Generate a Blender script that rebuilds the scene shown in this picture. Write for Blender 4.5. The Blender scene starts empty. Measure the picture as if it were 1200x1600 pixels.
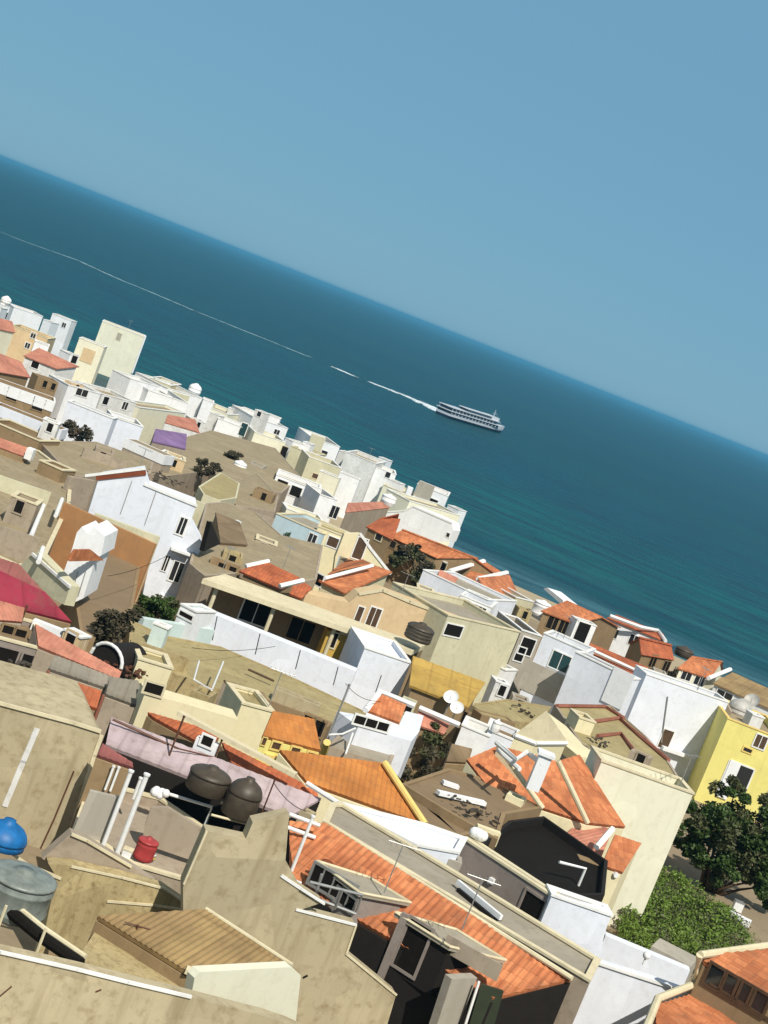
import bpy, bmesh, math, random
from mathutils import Vector as V, Matrix
random.seed(7)
sc = bpy.context.scene
COL = sc.collection
R = math.radians

# ------------------------------------------------------------------ camera
FOC, CX, CY, CAMH = 2600.0, 600.0, 800.0, 30.0       # focal length in pixels of the 1200 x 1600 photo; eye 30 m above the sea
ROLL = math.atan(469 / 1200)
PITCH = math.atan(300.3 / FOC)
cam = bpy.data.objects.new('camera', bpy.data.cameras.new('camera'))
COL.objects.link(cam)
fwd = V((0, math.cos(PITCH), -math.sin(PITCH)))
right0 = V((1, 0, 0))
up0 = right0.cross(fwd)
cr, sr = math.cos(ROLL), math.sin(ROLL)
right = right0 * cr + up0 * sr
up = -right0 * sr + up0 * cr
# image x axis: the horizon falls to the right, so the camera leans to its left
right = right0 * cr + up0 * sr
up = up0 * cr - right0 * sr
M = Matrix((right, up, -fwd)).transposed().to_4x4()
M.translation = V((0, 0, CAMH))
cam.matrix_world = M
cam.data.sensor_fit = 'VERTICAL'
cam.data.sensor_height = 36
cam.data.lens = 36 * FOC / 1600
cam.data.clip_start = 0.5
cam.data.clip_end = 90000
sc.camera = cam
EYE = V((0, 0, CAMH))

def ray(x, y):
    return (fwd * FOC + right * (x - CX) - up * (y - CY)).normalized()

# ------------------------------------------------------------------ terrain
YAW = R(20)
SN = V((math.sin(YAW), math.cos(YAW), 0))           # towards the sea
G0, GS = 9.6, 0.0347
SHORE = 200.0

def ground_z(x, y):
    return G0 - GS * (x * SN.x + y * SN.y)

def at_h(x, y, h):                                  # point seen at a pixel, h metres above the sloping ground
    d = ray(x, y)
    t = (G0 + h - CAMH) / (d.z + GS * (d.x * SN.x + d.y * SN.y))
    return EYE + d * t

def at_z(x, y, z):
    d = ray(x, y)
    return EYE + d * ((z - CAMH) / d.z)

def on_plane(x, y, p, n):
    d = ray(x, y)
    den = d.dot(n)
    return EYE + d * ((p - EYE).dot(n) / den)

# ------------------------------------------------------------------ object helpers
ROOT = {}
def thing(name, label, cat, loc, group=None):
    o = bpy.data.objects.new(name, None)
    COL.objects.link(o)
    o.empty_display_size = 0.5
    o.location = loc
    o['label'] = label
    o['category'] = cat
    if group: o['group'] = group
    ROOT[o.name] = V(loc)
    return o

def mk(name, verts, faces, mat, parent=None, smooth=False, origin=None, uvs=None):
    """one mesh object; verts in world space, stored relative to the root of its thing"""
    o0 = ROOT[parent.name] if parent else (V(origin) if origin is not None else V((0, 0, 0)))
    me = bpy.data.meshes.new(name)
    me.from_pydata([tuple(V(v) - o0) for v in verts], [], faces)
    bm = bmesh.new(); bm.from_mesh(me)
    bmesh.ops.recalc_face_normals(bm, faces=bm.faces)
    bm.to_mesh(me); bm.free()
    if smooth:
        for p in me.polygons: p.use_smooth = True
    me.materials.append(mat)
    o = bpy.data.objects.new(name, me)
    COL.objects.link(o)
    if parent:
        o.parent = parent
        ROOT[o.name] = o0
    else:
        o.location = o0
        ROOT[o.name] = o0
    return o

def tag(o, label, cat, group=None):
    o['label'] = label; o['category'] = cat
    if group: o['group'] = group
    return o

class MB:
    """collects shapes into one mesh"""
    def __init__(s): s.v = []; s.f = []
    def add(s, vs, fs):
        b = len(s.v); s.v += [V(v) for v in vs]; s.f += [tuple(i + b for i in f) for f in fs]
        return s
    def prism(s, top, bot):
        n = len(top)
        return s.add(list(top) + list(bot), [tuple(range(n)), tuple(range(2 * n - 1, n - 1, -1))] +
                     [(i, n + i, n + (i + 1) % n, (i + 1) % n) for i in range(n)])
    def box(s, c, ax, ay, az, sx, sy, sz):
        c = V(c); ax, ay, az = ax * (sx / 2), ay * (sy / 2), az * (sz / 2)
        vs = [c + ax * i + ay * j + az * k for k in (-1, 1) for j in (-1, 1) for i in (-1, 1)]
        return s.add(vs, [(0, 1, 3, 2), (4, 6, 7, 5), (0, 4, 5, 1), (2, 3, 7, 6), (0, 2, 6, 4), (1, 5, 7, 3)])
    def tube(s, pts, r, seg=8, cap=True):
        pts = [V(p) for p in pts]
        rs = r if isinstance(r, (list, tuple)) else [r] * len(pts)
        rings = []
        for i, p in enumerate(pts):
            d = (pts[min(i + 1, len(pts) - 1)] - pts[max(i - 1, 0)]).normalized()
            a = d.cross(V((0, 0, 1)) if abs(d.z) < 0.9 else V((1, 0, 0))).normalized()
            b = d.cross(a)
            rings.append([p + (a * math.cos(k * 6.28318 / seg) + b * math.sin(k * 6.28318 / seg)) * rs[i] for k in range(seg)])
        vs = [q for ring in rings for q in ring]
        fs = []
        for i in range(len(pts) - 1):
            for k in range(seg):
                a0 = i * seg + k; a1 = i * seg + (k + 1) % seg
                fs.append((a0, a1, a1 + seg, a0 + seg))
        if cap:
            fs.append(tuple(range(seg))); fs.append(tuple(range(len(vs) - 1, len(vs) - seg - 1, -1)))
        return s.add(vs, fs)
    def lathe(s, c, prof, seg=24, ax=V((0, 0, 1))):
        c = V(c); ax = ax.normalized()
        a = ax.cross(V((0, 1, 0)) if abs(ax.y) < 0.9 else V((1, 0, 0))).normalized(); b = ax.cross(a)
        vs = []
        for (r, z) in prof:
            for k in range(seg):
                t = k * 2 * math.pi / seg
                vs.append(c + ax * z + (a * math.cos(t) + b * math.sin(t)) * r)
        fs = []
        for i in range(len(prof) - 1):
            for k in range(seg):
                fs.append((i * seg + k, i * seg + (k + 1) % seg, (i + 1) * seg + (k + 1) % seg, (i + 1) * seg + k))
        fs.append(tuple(range(seg))); fs.append(tuple(range(len(vs) - 1, len(vs) - seg - 1, -1)))
        return s.add(vs, fs)
    def build(s, name, mat, parent=None, smooth=False, origin=None):
        return mk(name, s.v, s.f, mat, parent, smooth, origin)

# ------------------------------------------------------------------ materials
def nodes(m):
    m.use_nodes = True
    nt = m.node_tree; nt.nodes.clear()
    out = nt.nodes.new('ShaderNodeOutputMaterial')
    b = nt.nodes.new('ShaderNodeBsdfPrincipled')
    nt.links.new(b.outputs[0], out.inputs[0])
    return nt, b

def N(nt, t, **kw):
    n = nt.nodes.new(t)
    for k, v in kw.items():
        if k.startswith('i_'):
            n.inputs[k[2:].replace('_', ' ')].default_value = v
        else: setattr(n, k, v)
    return n

def ramp(nt, src, p0, p1, c0=(0, 0, 0, 1), c1=(1, 1, 1, 1)):
    r = nt.nodes.new('ShaderNodeValToRGB')
    e = r.color_ramp.elements
    e[0].position, e[0].color = p0, c0
    e[1].position, e[1].color = p1, c1
    nt.links.new(src, r.inputs[0])
    return r.outputs[0]

def mix(nt, fac, a, b, blend='MIX'):
    m = nt.nodes.new('ShaderNodeMix'); m.data_type = 'RGBA'; m.blend_type = blend
    for sock, val in ((m.inputs[0], fac), (m.inputs[6], a), (m.inputs[7], b)):
        if isinstance(val, bpy.types.NodeSocket): nt.links.new(val, sock)
        elif isinstance(val, (int, float)): sock.default_value = val
        else: sock.default_value = (*val, 1) if len(val) == 3 else val
    return m.outputs[2]

def noise(nt, vec, scale, detail=4, rough=0.55):
    n = nt.nodes.new('ShaderNodeTexNoise')
    n.inputs['Scale'].default_value = scale; n.inputs['Detail'].default_value = detail; n.inputs['Roughness'].default_value = rough
    if vec is not None: nt.links.new(vec, n.inputs['Vector'])
    return n.outputs[0]

def coords(nt, sc3=(1, 1, 1)):
    tc = nt.nodes.new('ShaderNodeTexCoord')
    oi = nt.nodes.new('ShaderNodeObjectInfo')
    ad = nt.nodes.new('ShaderNodeVectorMath'); ad.operation = 'ADD'
    ml = nt.nodes.new('ShaderNodeVectorMath'); ml.operation = 'SCALE'
    nt.links.new(oi.outputs['Location'], ml.inputs[0]); ml.inputs[3].default_value = 1.0
    nt.links.new(tc.outputs['Object'], ad.inputs[0]); nt.links.new(ml.outputs[0], ad.inputs[1])
    mp = nt.nodes.new('ShaderNodeMapping'); mp.inputs['Scale'].default_value = sc3
    nt.links.new(ad.outputs[0], mp.inputs[0])
    return mp.outputs[0]

def bump(nt, b, h, strength=0.3, dist=0.02):
    n = nt.nodes.new('ShaderNodeBump'); n.inputs['Strength'].default_value = strength; n.inputs['Distance'].default_value = dist
    nt.links.new(h, n.inputs['Height']); nt.links.new(n.outputs[0], b.inputs['Normal'])

MATS = {}
def plaster(name, c, dirt=0.35, dirtc=(0.20, 0.16, 0.10), scale=1.0, rough=0.85):
    """painted render with broad tone changes, rain streaks and grime blotches"""
    m = bpy.data.materials.new(name); nt, b = nodes(m)
    v = coords(nt)
    vs = coords(nt, (1.6, 1.6, 0.16))
    n1 = noise(nt, v, 0.45 * scale, 5)
    n2 = noise(nt, vs, 1.3 * scale, 5, 0.6)
    n3 = noise(nt, v, 2.6 * scale, 6, 0.65)
    base = mix(nt, ramp(nt, n1, .35, .68), c, tuple(x * (1 - .14 - .22 * max(0, dirt - .3)) for x in c))
    d1 = ramp(nt, n2, .52, .78)
    d2 = ramp(nt, n3, .50, .72)
    mm = nt.nodes.new('ShaderNodeMath'); mm.operation = 'MAXIMUM'
    nt.links.new(d1, mm.inputs[0]); nt.links.new(d2, mm.inputs[1])
    vo = nt.nodes.new('ShaderNodeTexVoronoi'); vo.inputs['Scale'].default_value = .55; nt.links.new(v, vo.inputs['Vector'])      # repainted and patched areas
    base = mix(nt, ramp(nt, vo.outputs['Color'], .25, .75), base, tuple(x * (1 - .05 - .22 * dirt) for x in c))
    mu = nt.nodes.new('ShaderNodeMath'); mu.operation = 'MULTIPLY'; mu.inputs[1].default_value = dirt
    nt.links.new(mm.outputs[0], mu.inputs[0])
    col = mix(nt, mu.outputs[0], base, dirtc)
    nt.links.new(col, b.inputs['Base Color'])
    b.inputs['Roughness'].default_value = rough
    b.inputs['Specular IOR Level'].default_value = 0.25
    bump(nt, b, noise(nt, v, 9, 6, .7), 0.25, 0.02)
    MATS[name] = m
    return m

def tilemat(name, c, c2, pitch=0.22, row=0.42):
    """clay tiles: every tile its own tone, weather blotches, grooves between the rows and columns"""
    m = bpy.data.materials.new(name); nt, b = nodes(m)
    uv = N(nt, 'ShaderNodeUVMap').outputs[0]
    mp = nt.nodes.new('ShaderNodeMapping'); mp.inputs['Scale'].default_value = (1 / pitch, 1 / row, 1)
    nt.links.new(uv, mp.inputs[0])
    fl = nt.nodes.new('ShaderNodeVectorMath'); fl.operation = 'FLOOR'; nt.links.new(mp.outputs[0], fl.inputs[0])
    wn = nt.nodes.new('ShaderNodeTexWhiteNoise'); wn.noise_dimensions = '2D'; nt.links.new(fl.outputs[0], wn.inputs[0])
    v = coords(nt)
    n1 = noise(nt, v, 0.5, 6, .6); n2 = noise(nt, v, 2.2, 5, .65)
    col = mix(nt, ramp(nt, wn.outputs[0], .1, .95), c, c2)
    col = mix(nt, ramp(nt, n1, .40, .75), col, tuple(x * .62 for x in c2))
    f = nt.nodes.new('ShaderNodeMath'); f.operation = 'MULTIPLY'; f.inputs[1].default_value = .45
    nt.links.new(ramp(nt, n2, .52, .74), f.inputs[0])
    col = mix(nt, f.outputs[0], col, (0.16, .10, .06))
    fr = nt.nodes.new('ShaderNodeVectorMath'); fr.operation = 'FRACTION'; nt.links.new(mp.outputs[0], fr.inputs[0])
    sx = nt.nodes.new('ShaderNodeSeparateXYZ'); nt.links.new(fr.outputs[0], sx.inputs[0])
    g = ramp(nt, sx.outputs[0], 0.0, 0.16, (.78, .76, .74, 1), (1, 1, 1, 1))
    g2 = ramp(nt, sx.outputs[1], 0.0, 0.10, (.82, .8, .78, 1), (1, 1, 1, 1))
    col = mix(nt, 1.0, col, g, 'MULTIPLY'); col = mix(nt, 1.0, col, g2, 'MULTIPLY')
    nt.links.new(col, b.inputs['Base Color'])
    b.inputs['Roughness'].default_value = .8; b.inputs['Specular IOR Level'].default_value = .25
    bump(nt, b, noise(nt, v, 14, 5, .7), .3, .02)
    MATS[name] = m
    return m

def simple(name, c, rough=0.6, metal=0.0, var=0.25, spec=0.4, scale=3.0):
    m = bpy.data.materials.new(name); nt, b = nodes(m)
    v = coords(nt)
    col = mix(nt, ramp(nt, noise(nt, v, scale, 5, .65), .35, .72), c, tuple(x * (1 - var) for x in c))
    nt.links.new(col, b.inputs['Base Color'])
    b.inputs['Roughness'].default_value = rough; b.inputs['Metallic'].default_value = metal
    b.inputs['Specular IOR Level'].default_value = spec
    MATS[name] = m
    return m

# ------------------------------------------------------------------ building helpers
def ring_ccw(pts):
    a = sum(pts[i].x * pts[(i + 1) % len(pts)].y - pts[(i + 1) % len(pts)].x * pts[i].y for i in range(len(pts)))
    return pts if a > 0 else pts[::-1]

def offset(pts, d):
    """offset a ccw polygon inwards (d > 0) in plan, keeping each z"""
    n = len(pts); out = []
    for i in range(n):
        p0, p, p1 = pts[i - 1], pts[i], pts[(i + 1) % n]
        e0 = V((p.x - p0.x, p.y - p0.y, 0)).normalized(); e1 = V((p1.x - p.x, p1.y - p.y, 0)).normalized()
        n0 = V((-e0.y, e0.x, 0)); n1 = V((-e1.y, e1.x, 0))
        b = n0 + n1
        k = max(0.35, 1 + n0.dot(n1))
        out.append(p + b * (d / k))
    return out

def horiz(v): return V((v.x, v.y, 0))
def newell(pts):
    n = V((0, 0, 0))
    for i in range(len(pts)):
        a, b = pts[i], pts[(i + 1) % len(pts)]
        n += V(((a.y - b.y) * (a.z + b.z), (a.z - b.z) * (a.x + b.x), (a.x - b.x) * (a.y + b.y)))
    n.normalize()
    return n if n.z >= 0 else -n

def sheet(name, pts, mat, parent, u=None, amp=0.022, pitch=0.22, row=0.42, over=0.0, thick=0.1, fine=True):
    """a roof sheet: convex planar polygon with real corrugation (tiles or metal waves) running up the slope over a slab"""
    n = newell(pts)
    p0 = pts[0]
    if u is None: u = (pts[1] - pts[0])
    u = (u - n * u.dot(n)).normalized(); v = n.cross(u)
    pl = [((p - p0).dot(u), (p - p0).dot(v)) for p in pts]
    if sum(pl[i][0] * pl[(i + 1) % len(pl)][1] - pl[(i + 1) % len(pl)][0] * pl[i][1] for i in range(len(pl))) < 0: pl = pl[::-1]
    if over:
        q = offset([V((a, b, 0)) for a, b in pl], -over); pl = [(p.x, p.y) for p in q]
    u0, u1 = min(a for a, b in pl), max(a for a, b in pl); v0, v1 = min(b for a, b in pl), max(b for a, b in pl)
    bm = bmesh.new()
    nu = max(1, int((u1 - u0) / (pitch / 4))) if fine else 1
    nu = min(nu, 420)
    nr = max(1, int((v1 - v0) / row)) if (fine and row) else 1
    nr = min(nr, 80)
    uu = [u0 + (u1 - u0) * i / nu for i in range(nu + 1)]
    vv = []
    for j in range(nr):
        a = v0 + (v1 - v0) * j / nr; b2 = v0 + (v1 - v0) * (j + 1) / nr
        vv += [(a, 1.0), (b2 - .02, 0.0)]
    if nr == 1: vv = [(v0, 0.0), (v1, 0.0)]
    uvl = bm.loops.layers.uv.new('UVMap')
    grid = []
    for (b2, s) in vv:
        line = []
        for a in uu:
            z = 0.012 + ((amp * (0.5 + 0.5 * math.sin(2 * math.pi * a / pitch)) + s * 0.012) if fine else 0)
            line.append(bm.verts.new((a, b2, z)))
        grid.append(line)
    for j in range(len(grid) - 1):
        for i in range(nu):
            bm.faces.new((grid[j][i], grid[j][i + 1], grid[j + 1][i + 1], grid[j + 1][i]))
    for i in range(len(pl)):
        a = V((*pl[i], 0)); b2 = V((*pl[(i + 1) % len(pl)], 0)); e = b2 - a
        if e.length < 1e-6: continue
        nn = V((e.y, -e.x, 0)).normalized()
        bmesh.ops.bisect_plane(bm, geom=bm.verts[:] + bm.edges[:] + bm.faces[:], plane_co=a, plane_no=nn, clear_outer=True)
    # slab below
    tv = [bm.verts.new((a, b2, 0.0)) for a, b2 in pl]; bv = [bm.verts.new((a, b2, -thick)) for a, b2 in pl]
    k = len(pl)
    bm.faces.new(tv); bm.faces.new(bv[::-1])
    for i in range(k): bm.faces.new((tv[i], bv[i], bv[(i + 1) % k], tv[(i + 1) % k]))
    for f in bm.faces:
        for l in f.loops: l[uvl].uv = (l.vert.co.x - u0, l.vert.co.y - v0)
    o0 = ROOT[parent.name] if parent else p0
    mt = Matrix((u, v, n)).transposed()
    for w in bm.verts: w.co = (mt @ w.co) + p0 - o0
    me = bpy.data.meshes.new(name); bm.normal_update(); bm.to_mesh(me); bm.free()
    me.materials.append(mat)
    o = bpy.data.objects.new(name, me); COL.objects.link(o)
    if parent: o.parent = parent
    else: o.location = o0
    ROOT[o.name] = o0
    return o

LOG = []
class House:
    """a thing with walls, a roof and whatever is fixed to them"""
    def __init__(s, name, label, cat, ref, group=None):
        s.loc = V((ref.x, ref.y, ground_z(ref.x, ref.y)))
        s.o = thing(name, label, cat, s.loc, group)
        s.faces = []
        LOG.append((name, round(ref.y, 1), round(ref.z, 1), label))
    def walls(s, top, mat, zb=None, par=0.0, thick=0.18, name='wall', cop=None, copw=0.05, roof=None, cap=None):
        top = ring_ccw(top)
        if cap:                                      # a deep painted parapet band round the head of the wall
            cm, ch = cap; oo = offset(top, -.06); ii = offset(top, thick * .5); nn = len(top); hi = V((0, 0, .02)); lo = V((0, 0, -ch))
            MB().add([p + hi for p in oo] + [p + hi for p in ii] + [p + lo for p in oo] + [p + lo for p in ii],
                [f for i in range(nn) for j in [(i + 1) % nn] for f in ((i, j, nn + j, nn + i), (i, 2 * nn + i, 2 * nn + j, j), (nn + i, nn + j, 3 * nn + j, 3 * nn + i), (2 * nn + i, 3 * nn + i, 3 * nn + j, 2 * nn + j))]).build('parapet', cm, s.o)
        if zb is None:
            zb = min(ground_z(p.x, p.y) for p in top) - 0.4
            if max(p.dot(SN) for p in top) > SHORE - 25: zb = -1.0           # sea walls
        bot = [V((p.x, p.y, zb)) for p in top]
        m = MB()
        n = len(top)
        if par > 0:
            inn = offset(top, thick)
            low = [p - V((0, 0, par)) for p in inn]
            m.add(top + bot, [(i, n + i, n + (i + 1) % n, (i + 1) % n) for i in range(n)])
            m.add(top + inn + low, [(i, (i + 1) % n, n + (i + 1) % n, n + i) for i in range(n)] +
                  [(n + i, n + (i + 1) % n, 2 * n + (i + 1) % n, 2 * n + i) for i in range(n)])
            w = m.build(name, mat, s.o)
            if roof:
                t2 = offset(top, thick - 0.02)
                MB().prism([p - V((0, 0, par)) for p in t2], [p - V((0, 0, par + .15)) for p in t2]).build('flat_roof', roof, s.o)
            if cop:
                oo = offset(top, -copw); ii = offset(top, thick + copw * .6)
                c = MB()
                hi = V((0, 0, .09)); lo = V((0, 0, .003))
                vs = [p + hi for p in oo] + [p + hi for p in ii] + [p + lo for p in oo] + [p + lo for p in ii]
                fs = []
                for i in range(n):
                    j = (i + 1) % n
                    fs += [(i, j, n + j, n + i), (i, 2 * n + i, 2 * n + j, j), (n + i, n + j, 3 * n + j, 3 * n + i), (2 * n + i, 3 * n + i, 3 * n + j, 2 * n + j)]
                c.add(vs, fs).build('coping', cop, s.o)
        else:
            m.prism(top, bot); w = m.build(name, mat, s.o)
        for i in range(n):
            s.faces.append((top[i], top[(i + 1) % n], zb))
        return w
    def hit(s, x, y):
        d = ray(x, y); best = None
        for (a, b, zb) in s.faces:
            e = horiz(b - a); L = e.length
            if L < .05: continue
            e /= L; n = V((e.y, -e.x, 0))
            den = d.dot(n)
            if den > -1e-4: continue
            t = (a - EYE).dot(n) / den
            p = EYE + d * t
            k = (p - a).dot(e)
            if -0.3 <= k <= L + .3 and (best is None or t < best[0]): best = (t, p, e, n)
        return best
    def window(s, x, y, w, h, frame, pane, mull=1, depth=.06, fw=.09, name='window', sill=None):
        fw = min(fw, w * .16)
        q = s.hit(x, y)
        if not q:
            LOG.append(('MISS window', x, y, s.o['label'])); return
        t, p, e, n = q; z = V((0, 0, 1))
        m = MB()
        for sx in (-1, 1): m.box(p + e * sx * (w / 2) + n * depth / 2, e, n, z, fw, depth, h + fw)
        for sz in (-1, 1): m.box(p + z * sz * (h / 2) + n * depth * .48, e, n, z, w - fw, depth, fw)
        for i in range(mull):
            m.box(p + e * (w * ((i + 1) / (mull + 1) - .5)) + n * .03, e, n, z, .05, .05, h - fw)
        f = m.build(name, frame, s.o)
        MB().box(p + n * .008, e, n, z, w - fw * .8, .016, h - fw * .8).build('pane', pane, f)
        if sill: MB().box(p - z * (h / 2 + fw) + n * .08, e, n, z, w + .25, .16, .08).build('sill', sill, f)
        return f
    def door(s, x, y, w, h, mat, frame):
        q = s.hit(x, y)
        if not q:
            LOG.append(('MISS door', x, y, s.o['label'])); return
        t, p, e, n = q; z = V((0, 0, 1))
        d = MB().box(p + n * .015, e, n, z, w, .03, h).build('door', mat, s.o)
        m = MB()
        for sx in (-1, 1): m.box(p + e * sx * (w / 2 + .05) + n * .03, e, n, z, .1, .06, h + .1)
        m.box(p + z * (h / 2 + .06) + n * .031, e, n, z, w, .062, .12)
        m.build('frame', frame, d)
        return d
    def box_on(s, name, x, y, w, h, mat, dep=.3, out=0):
        q = s.hit(x, y)
        if not q: LOG.append(('MISS box', x, y, s.o['label'])); return
        t, p, e, n = q
        return MB().box(p + n * (dep / 2 + out), e, n, V((0, 0, 1)), w, dep, h).build(name, mat, s.o)

def poly(pix, h):
    """pixels (x, y[, dz]) of a roof outline; the first one stands h above the ground and sets the level"""
    z0 = at_h(pix[0][0], pix[0][1], h).z
    return [at_z(p[0], p[1], z0 + (p[2] if len(p) > 2 else 0)) for p in pix]

def front(A, B, h, depth, slant=0.0):
    """front top edge by two pixels at one level, footprint carried straight back by depth"""
    a, b = poly([A, B], h)
    e = horiz(b - a).normalized(); n = V((-e.y, e.x, 0))
    if n.y < 0: n = -n
    back = n * depth + e * slant
    return [a, b, b + back, a + back]

def block(name, label, top, wall, roof=None, cop=None, par=.5, cat='house', zb=None, group=None, thick=.18, cap=None):
    s = House(name, label, cat, top[0], group)
    s.walls(top, wall, zb=zb, par=par, cop=cop, roof=roof, thick=thick, cap=cap)
    return s

def facade(name, label, pix, A, B, h, depth, mat, cat='house', group=None, part='wall', zb=None):
    """an outline on the vertical plane through two pixels, carried back as a solid block"""
    a, b = poly([A, B], h)
    e = horiz(b - a).normalized(); n = V((e.y, -e.x, 0))
    if n.y > 0: n = -n
    pts = [on_plane(x, y, a, n) for x, y in pix]
    s = House(name, label, cat, a, group)
    back = [p - n * depth for p in pts]
    MB().prism(pts, back).build(part, mat, s.o)
    s.faces.append((min(pts, key=lambda p: (p - a).dot(e)), max(pts, key=lambda p: (p - a).dot(e)), 0))
    if s.faces[-1][0].x > s.faces[-1][1].x: s.faces[-1] = (s.faces[-1][1], s.faces[-1][0], 0)
    s.plane = (a, n, e)
    return s

def strip_on(s, name, pix, w, mat, proud=.05, parent=None):
    """a coping or trim bar along a pixel polyline on the facade plane of s"""
    a, n, e = s.plane
    pts = [on_plane(x, y, a, n) for x, y in pix]
    m = MB()
    for p, q in zip(pts, pts[1:]):
        d = (q - p); L = d.length; d.normalize()
        m.box((p + q) / 2 + n * (proud * .25), d, n, d.cross(n), L + w * .5, .05 + proud * .5, w)
    return m.build(name, mat, parent or s.o)

def eased(planes, z0):
    k = 1.0
    while k > .05:                                   # ease the pitch until every plane is a plausible roof slope turned to the sky
        ok = True
        for pl in planes:
            q = [at_z(p[0], p[1], z0 + (p[2] * k if len(p) > 2 else 0)) for p in pl[:3]]
            n = (q[1] - q[0]).cross(q[2] - q[0]).normalized()
            n = n if n.z > 0 else -n
            if n.z < .82 or n.dot(EYE - q[0]) <= 0: ok = False
        if ok: break
        k *= .85
    return k

def roofed(name, label, planes, h, wall, tile, over=.2, fine=True, cat='house', gable=False, group=None, zb=None, pitch=.22, row=.42, amp=.022, udir=None, wallmat=None):
    """a building below one or more sloping roof planes; each plane a list of pixels with dz, first two = eave"""
    s = None
    z0 = at_h(planes[0][0][0], planes[0][0][1], h).z
    k = eased(planes, z0)
    for pl in planes:
        p3 = [at_z(p[0], p[1], z0 + (p[2] * k if len(p) > 2 else 0)) for p in pl[:3]]
        n = (p3[1] - p3[0]).cross(p3[2] - p3[0]).normalized()
        for p in pl[3:]: p3.append(on_plane(p[0], p[1], p3[0], n))
        if s is None:
            s = House(name, label, cat, p3[0], group); s.z0 = z0; s.k = k
        sheet('roof', p3, tile, s.o, over=over, fine=fine, pitch=pitch, row=row, amp=amp, u=(n.cross(p3[1] - p3[0]) if udir else None))
        s.walls([p - V((0, 0, .13)) for p in p3], wall, zb=zb)
        if gable:                                    # the far slope behind the ridge
            A, B, C, D = p3[:4]
            bc = horiz(C - B); ad = horiz(D - A)
            p4 = [C + bc - V((0, 0, C.z - B.z)), D + ad - V((0, 0, D.z - A.z)), D, C]
            n4 = (p4[1] - p4[0]).cross(p4[2] - p4[0]).normalized()
            sheet('roof', p4, tile, s.o, over=over, fine=fine, pitch=pitch, row=row, amp=amp)
            s.walls([p - V((0, 0, .13)) for p in p4], wall, zb=zb)
    return s
SKYTINT = (.62, .80, .86)
# ------------------------------------------------------------------ palette
white = plaster('white_render', (.82, .83, .84), .22, (.33, .30, .26))
white2 = plaster('weathered_white_render', (.74, .74, .72), .5, (.30, .26, .20))
bluewhite = plaster('cool_white_render', (.76, .79, .86), .24, (.36, .34, .31))
mint = plaster('mint_render', (.60, .72, .70), .3, (.36, .34, .26))
paleblue = plaster('pale_blue_render', (.52, .66, .72), .3, (.36, .34, .28))
cream = plaster('cream_render', (.78, .70, .46), .25, (.40, .30, .16))
cream2 = plaster('pale_cream_render', (.78, .76, .60), .22, (.40, .32, .18))
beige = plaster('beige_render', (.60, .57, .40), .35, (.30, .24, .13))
pinkbeige = plaster('pinkish_beige_render', (.66, .50, .30), .35, (.34, .24, .13))
yellow = plaster('yellow_render', (.78, .70, .23), .22, (.42, .30, .08))
ochre = plaster('ochre_render', (.58, .38, .08), .3, (.32, .2, .07))
orange = plaster('orange_render', (.46, .235, .10), .55, (.27, .17, .09))
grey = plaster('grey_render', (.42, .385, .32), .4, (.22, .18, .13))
mauvegrey = plaster('mauve_grey_render', (.29, .245, .215), .4, (.15, .12, .10))
dkshade = plaster('dark_and_shaded_render', (.016, .013, .011), .5, (.008, .007, .006))  # near-black: shade of wells, eaves and turned-away fronts put into the colour
tan = plaster('bare_tan_concrete', (.47, .38, .20), .85, (.20, .135, .06), 1.8)
tan2 = plaster('stained_tan_concrete', (.50, .425, .275), .8, (.24, .18, .095), 1.0)
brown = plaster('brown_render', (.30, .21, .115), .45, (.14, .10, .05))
taupe = plaster('taupe_render', (.40, .33, .25), .5, (.18, .135, .09))
roofc = plaster('grey_brown_flat_roof', (.35, .285, .18), .6, (.16, .115, .06), .9)
roofo = plaster('olive_flat_roof', (.40, .33, .165), .6, (.19, .14, .06), .9)
roofg = plaster('grey_flat_roof', (.36, .32, .25), .5, (.18, .15, .10), .9)
roofb = plaster('brown_flat_roof', (.24, .17, .10), .35, (.14, .10, .055), .8)
cop_w = plaster('white_coping', (.82, .82, .80), .25, (.35, .3, .24))
cop_c = plaster('cream_coping', (.70, .62, .42), .35, (.3, .24, .15))
cop_y = plaster('yellow_coping', (.80, .60, .20), .3, (.4, .28, .1))
t_or = tilemat('orange_clay_tile', (.62, .235, .10), (.44, .145, .06))
t_rd = tilemat('red_clay_tile', (.50, .145, .06), (.36, .10, .045))
t_pk = tilemat('faded_pink_tile', (.55, .24, .16), (.48, .19, .13))
t_go = tilemat('golden_orange_tile', (.54, .215, .055), (.45, .17, .045))
t_oc = tilemat('ochre_sheet', (.50, .325, .08), (.44, .285, .07), 1.2, 3)
t_tn = tilemat('tan_fibre_sheet', (.36, .25, .11), (.32, .215, .10), .9, 2.4)
t_lv = tilemat('lavender_metal_sheet', (.50, .41, .42), (.46, .37, .39), .8, 6)
t_mg = tilemat('magenta_awning', (.34, .035, .06), (.28, .03, .055), 1.5, 5)
t_dp = tilemat('dark_pink_sheet', (.33, .12, .11), (.29, .10, .09), 1.0, 3)
t_pp = tilemat('purple_awning', (.25, .16, .33), (.22, .14, .29), 1.5, 4)
t_gr = tilemat('grey_sheet', (.30, .27, .22), (.26, .235, .19), .8, 3)
t_gb = tilemat('greybrown_sheet', (.24, .17, .10), (.21, .15, .085), .8, 3)
m_pane = simple('dark_glass', (.018, .02, .022), .12, 0, .3, .6)
m_teal = simple('teal_glass', (.02, .06, .065), .12, 0, .3, .6)
m_dark = simple('dark_and_opening_shade', (.012, .010, .008), .8, 0, .3, .1)  # flat black: shade inside openings put into colour; also joints, cracks, wires
m_wood = simple('dark_wood', (.09, .05, .025), .6, 0, .4)
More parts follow.
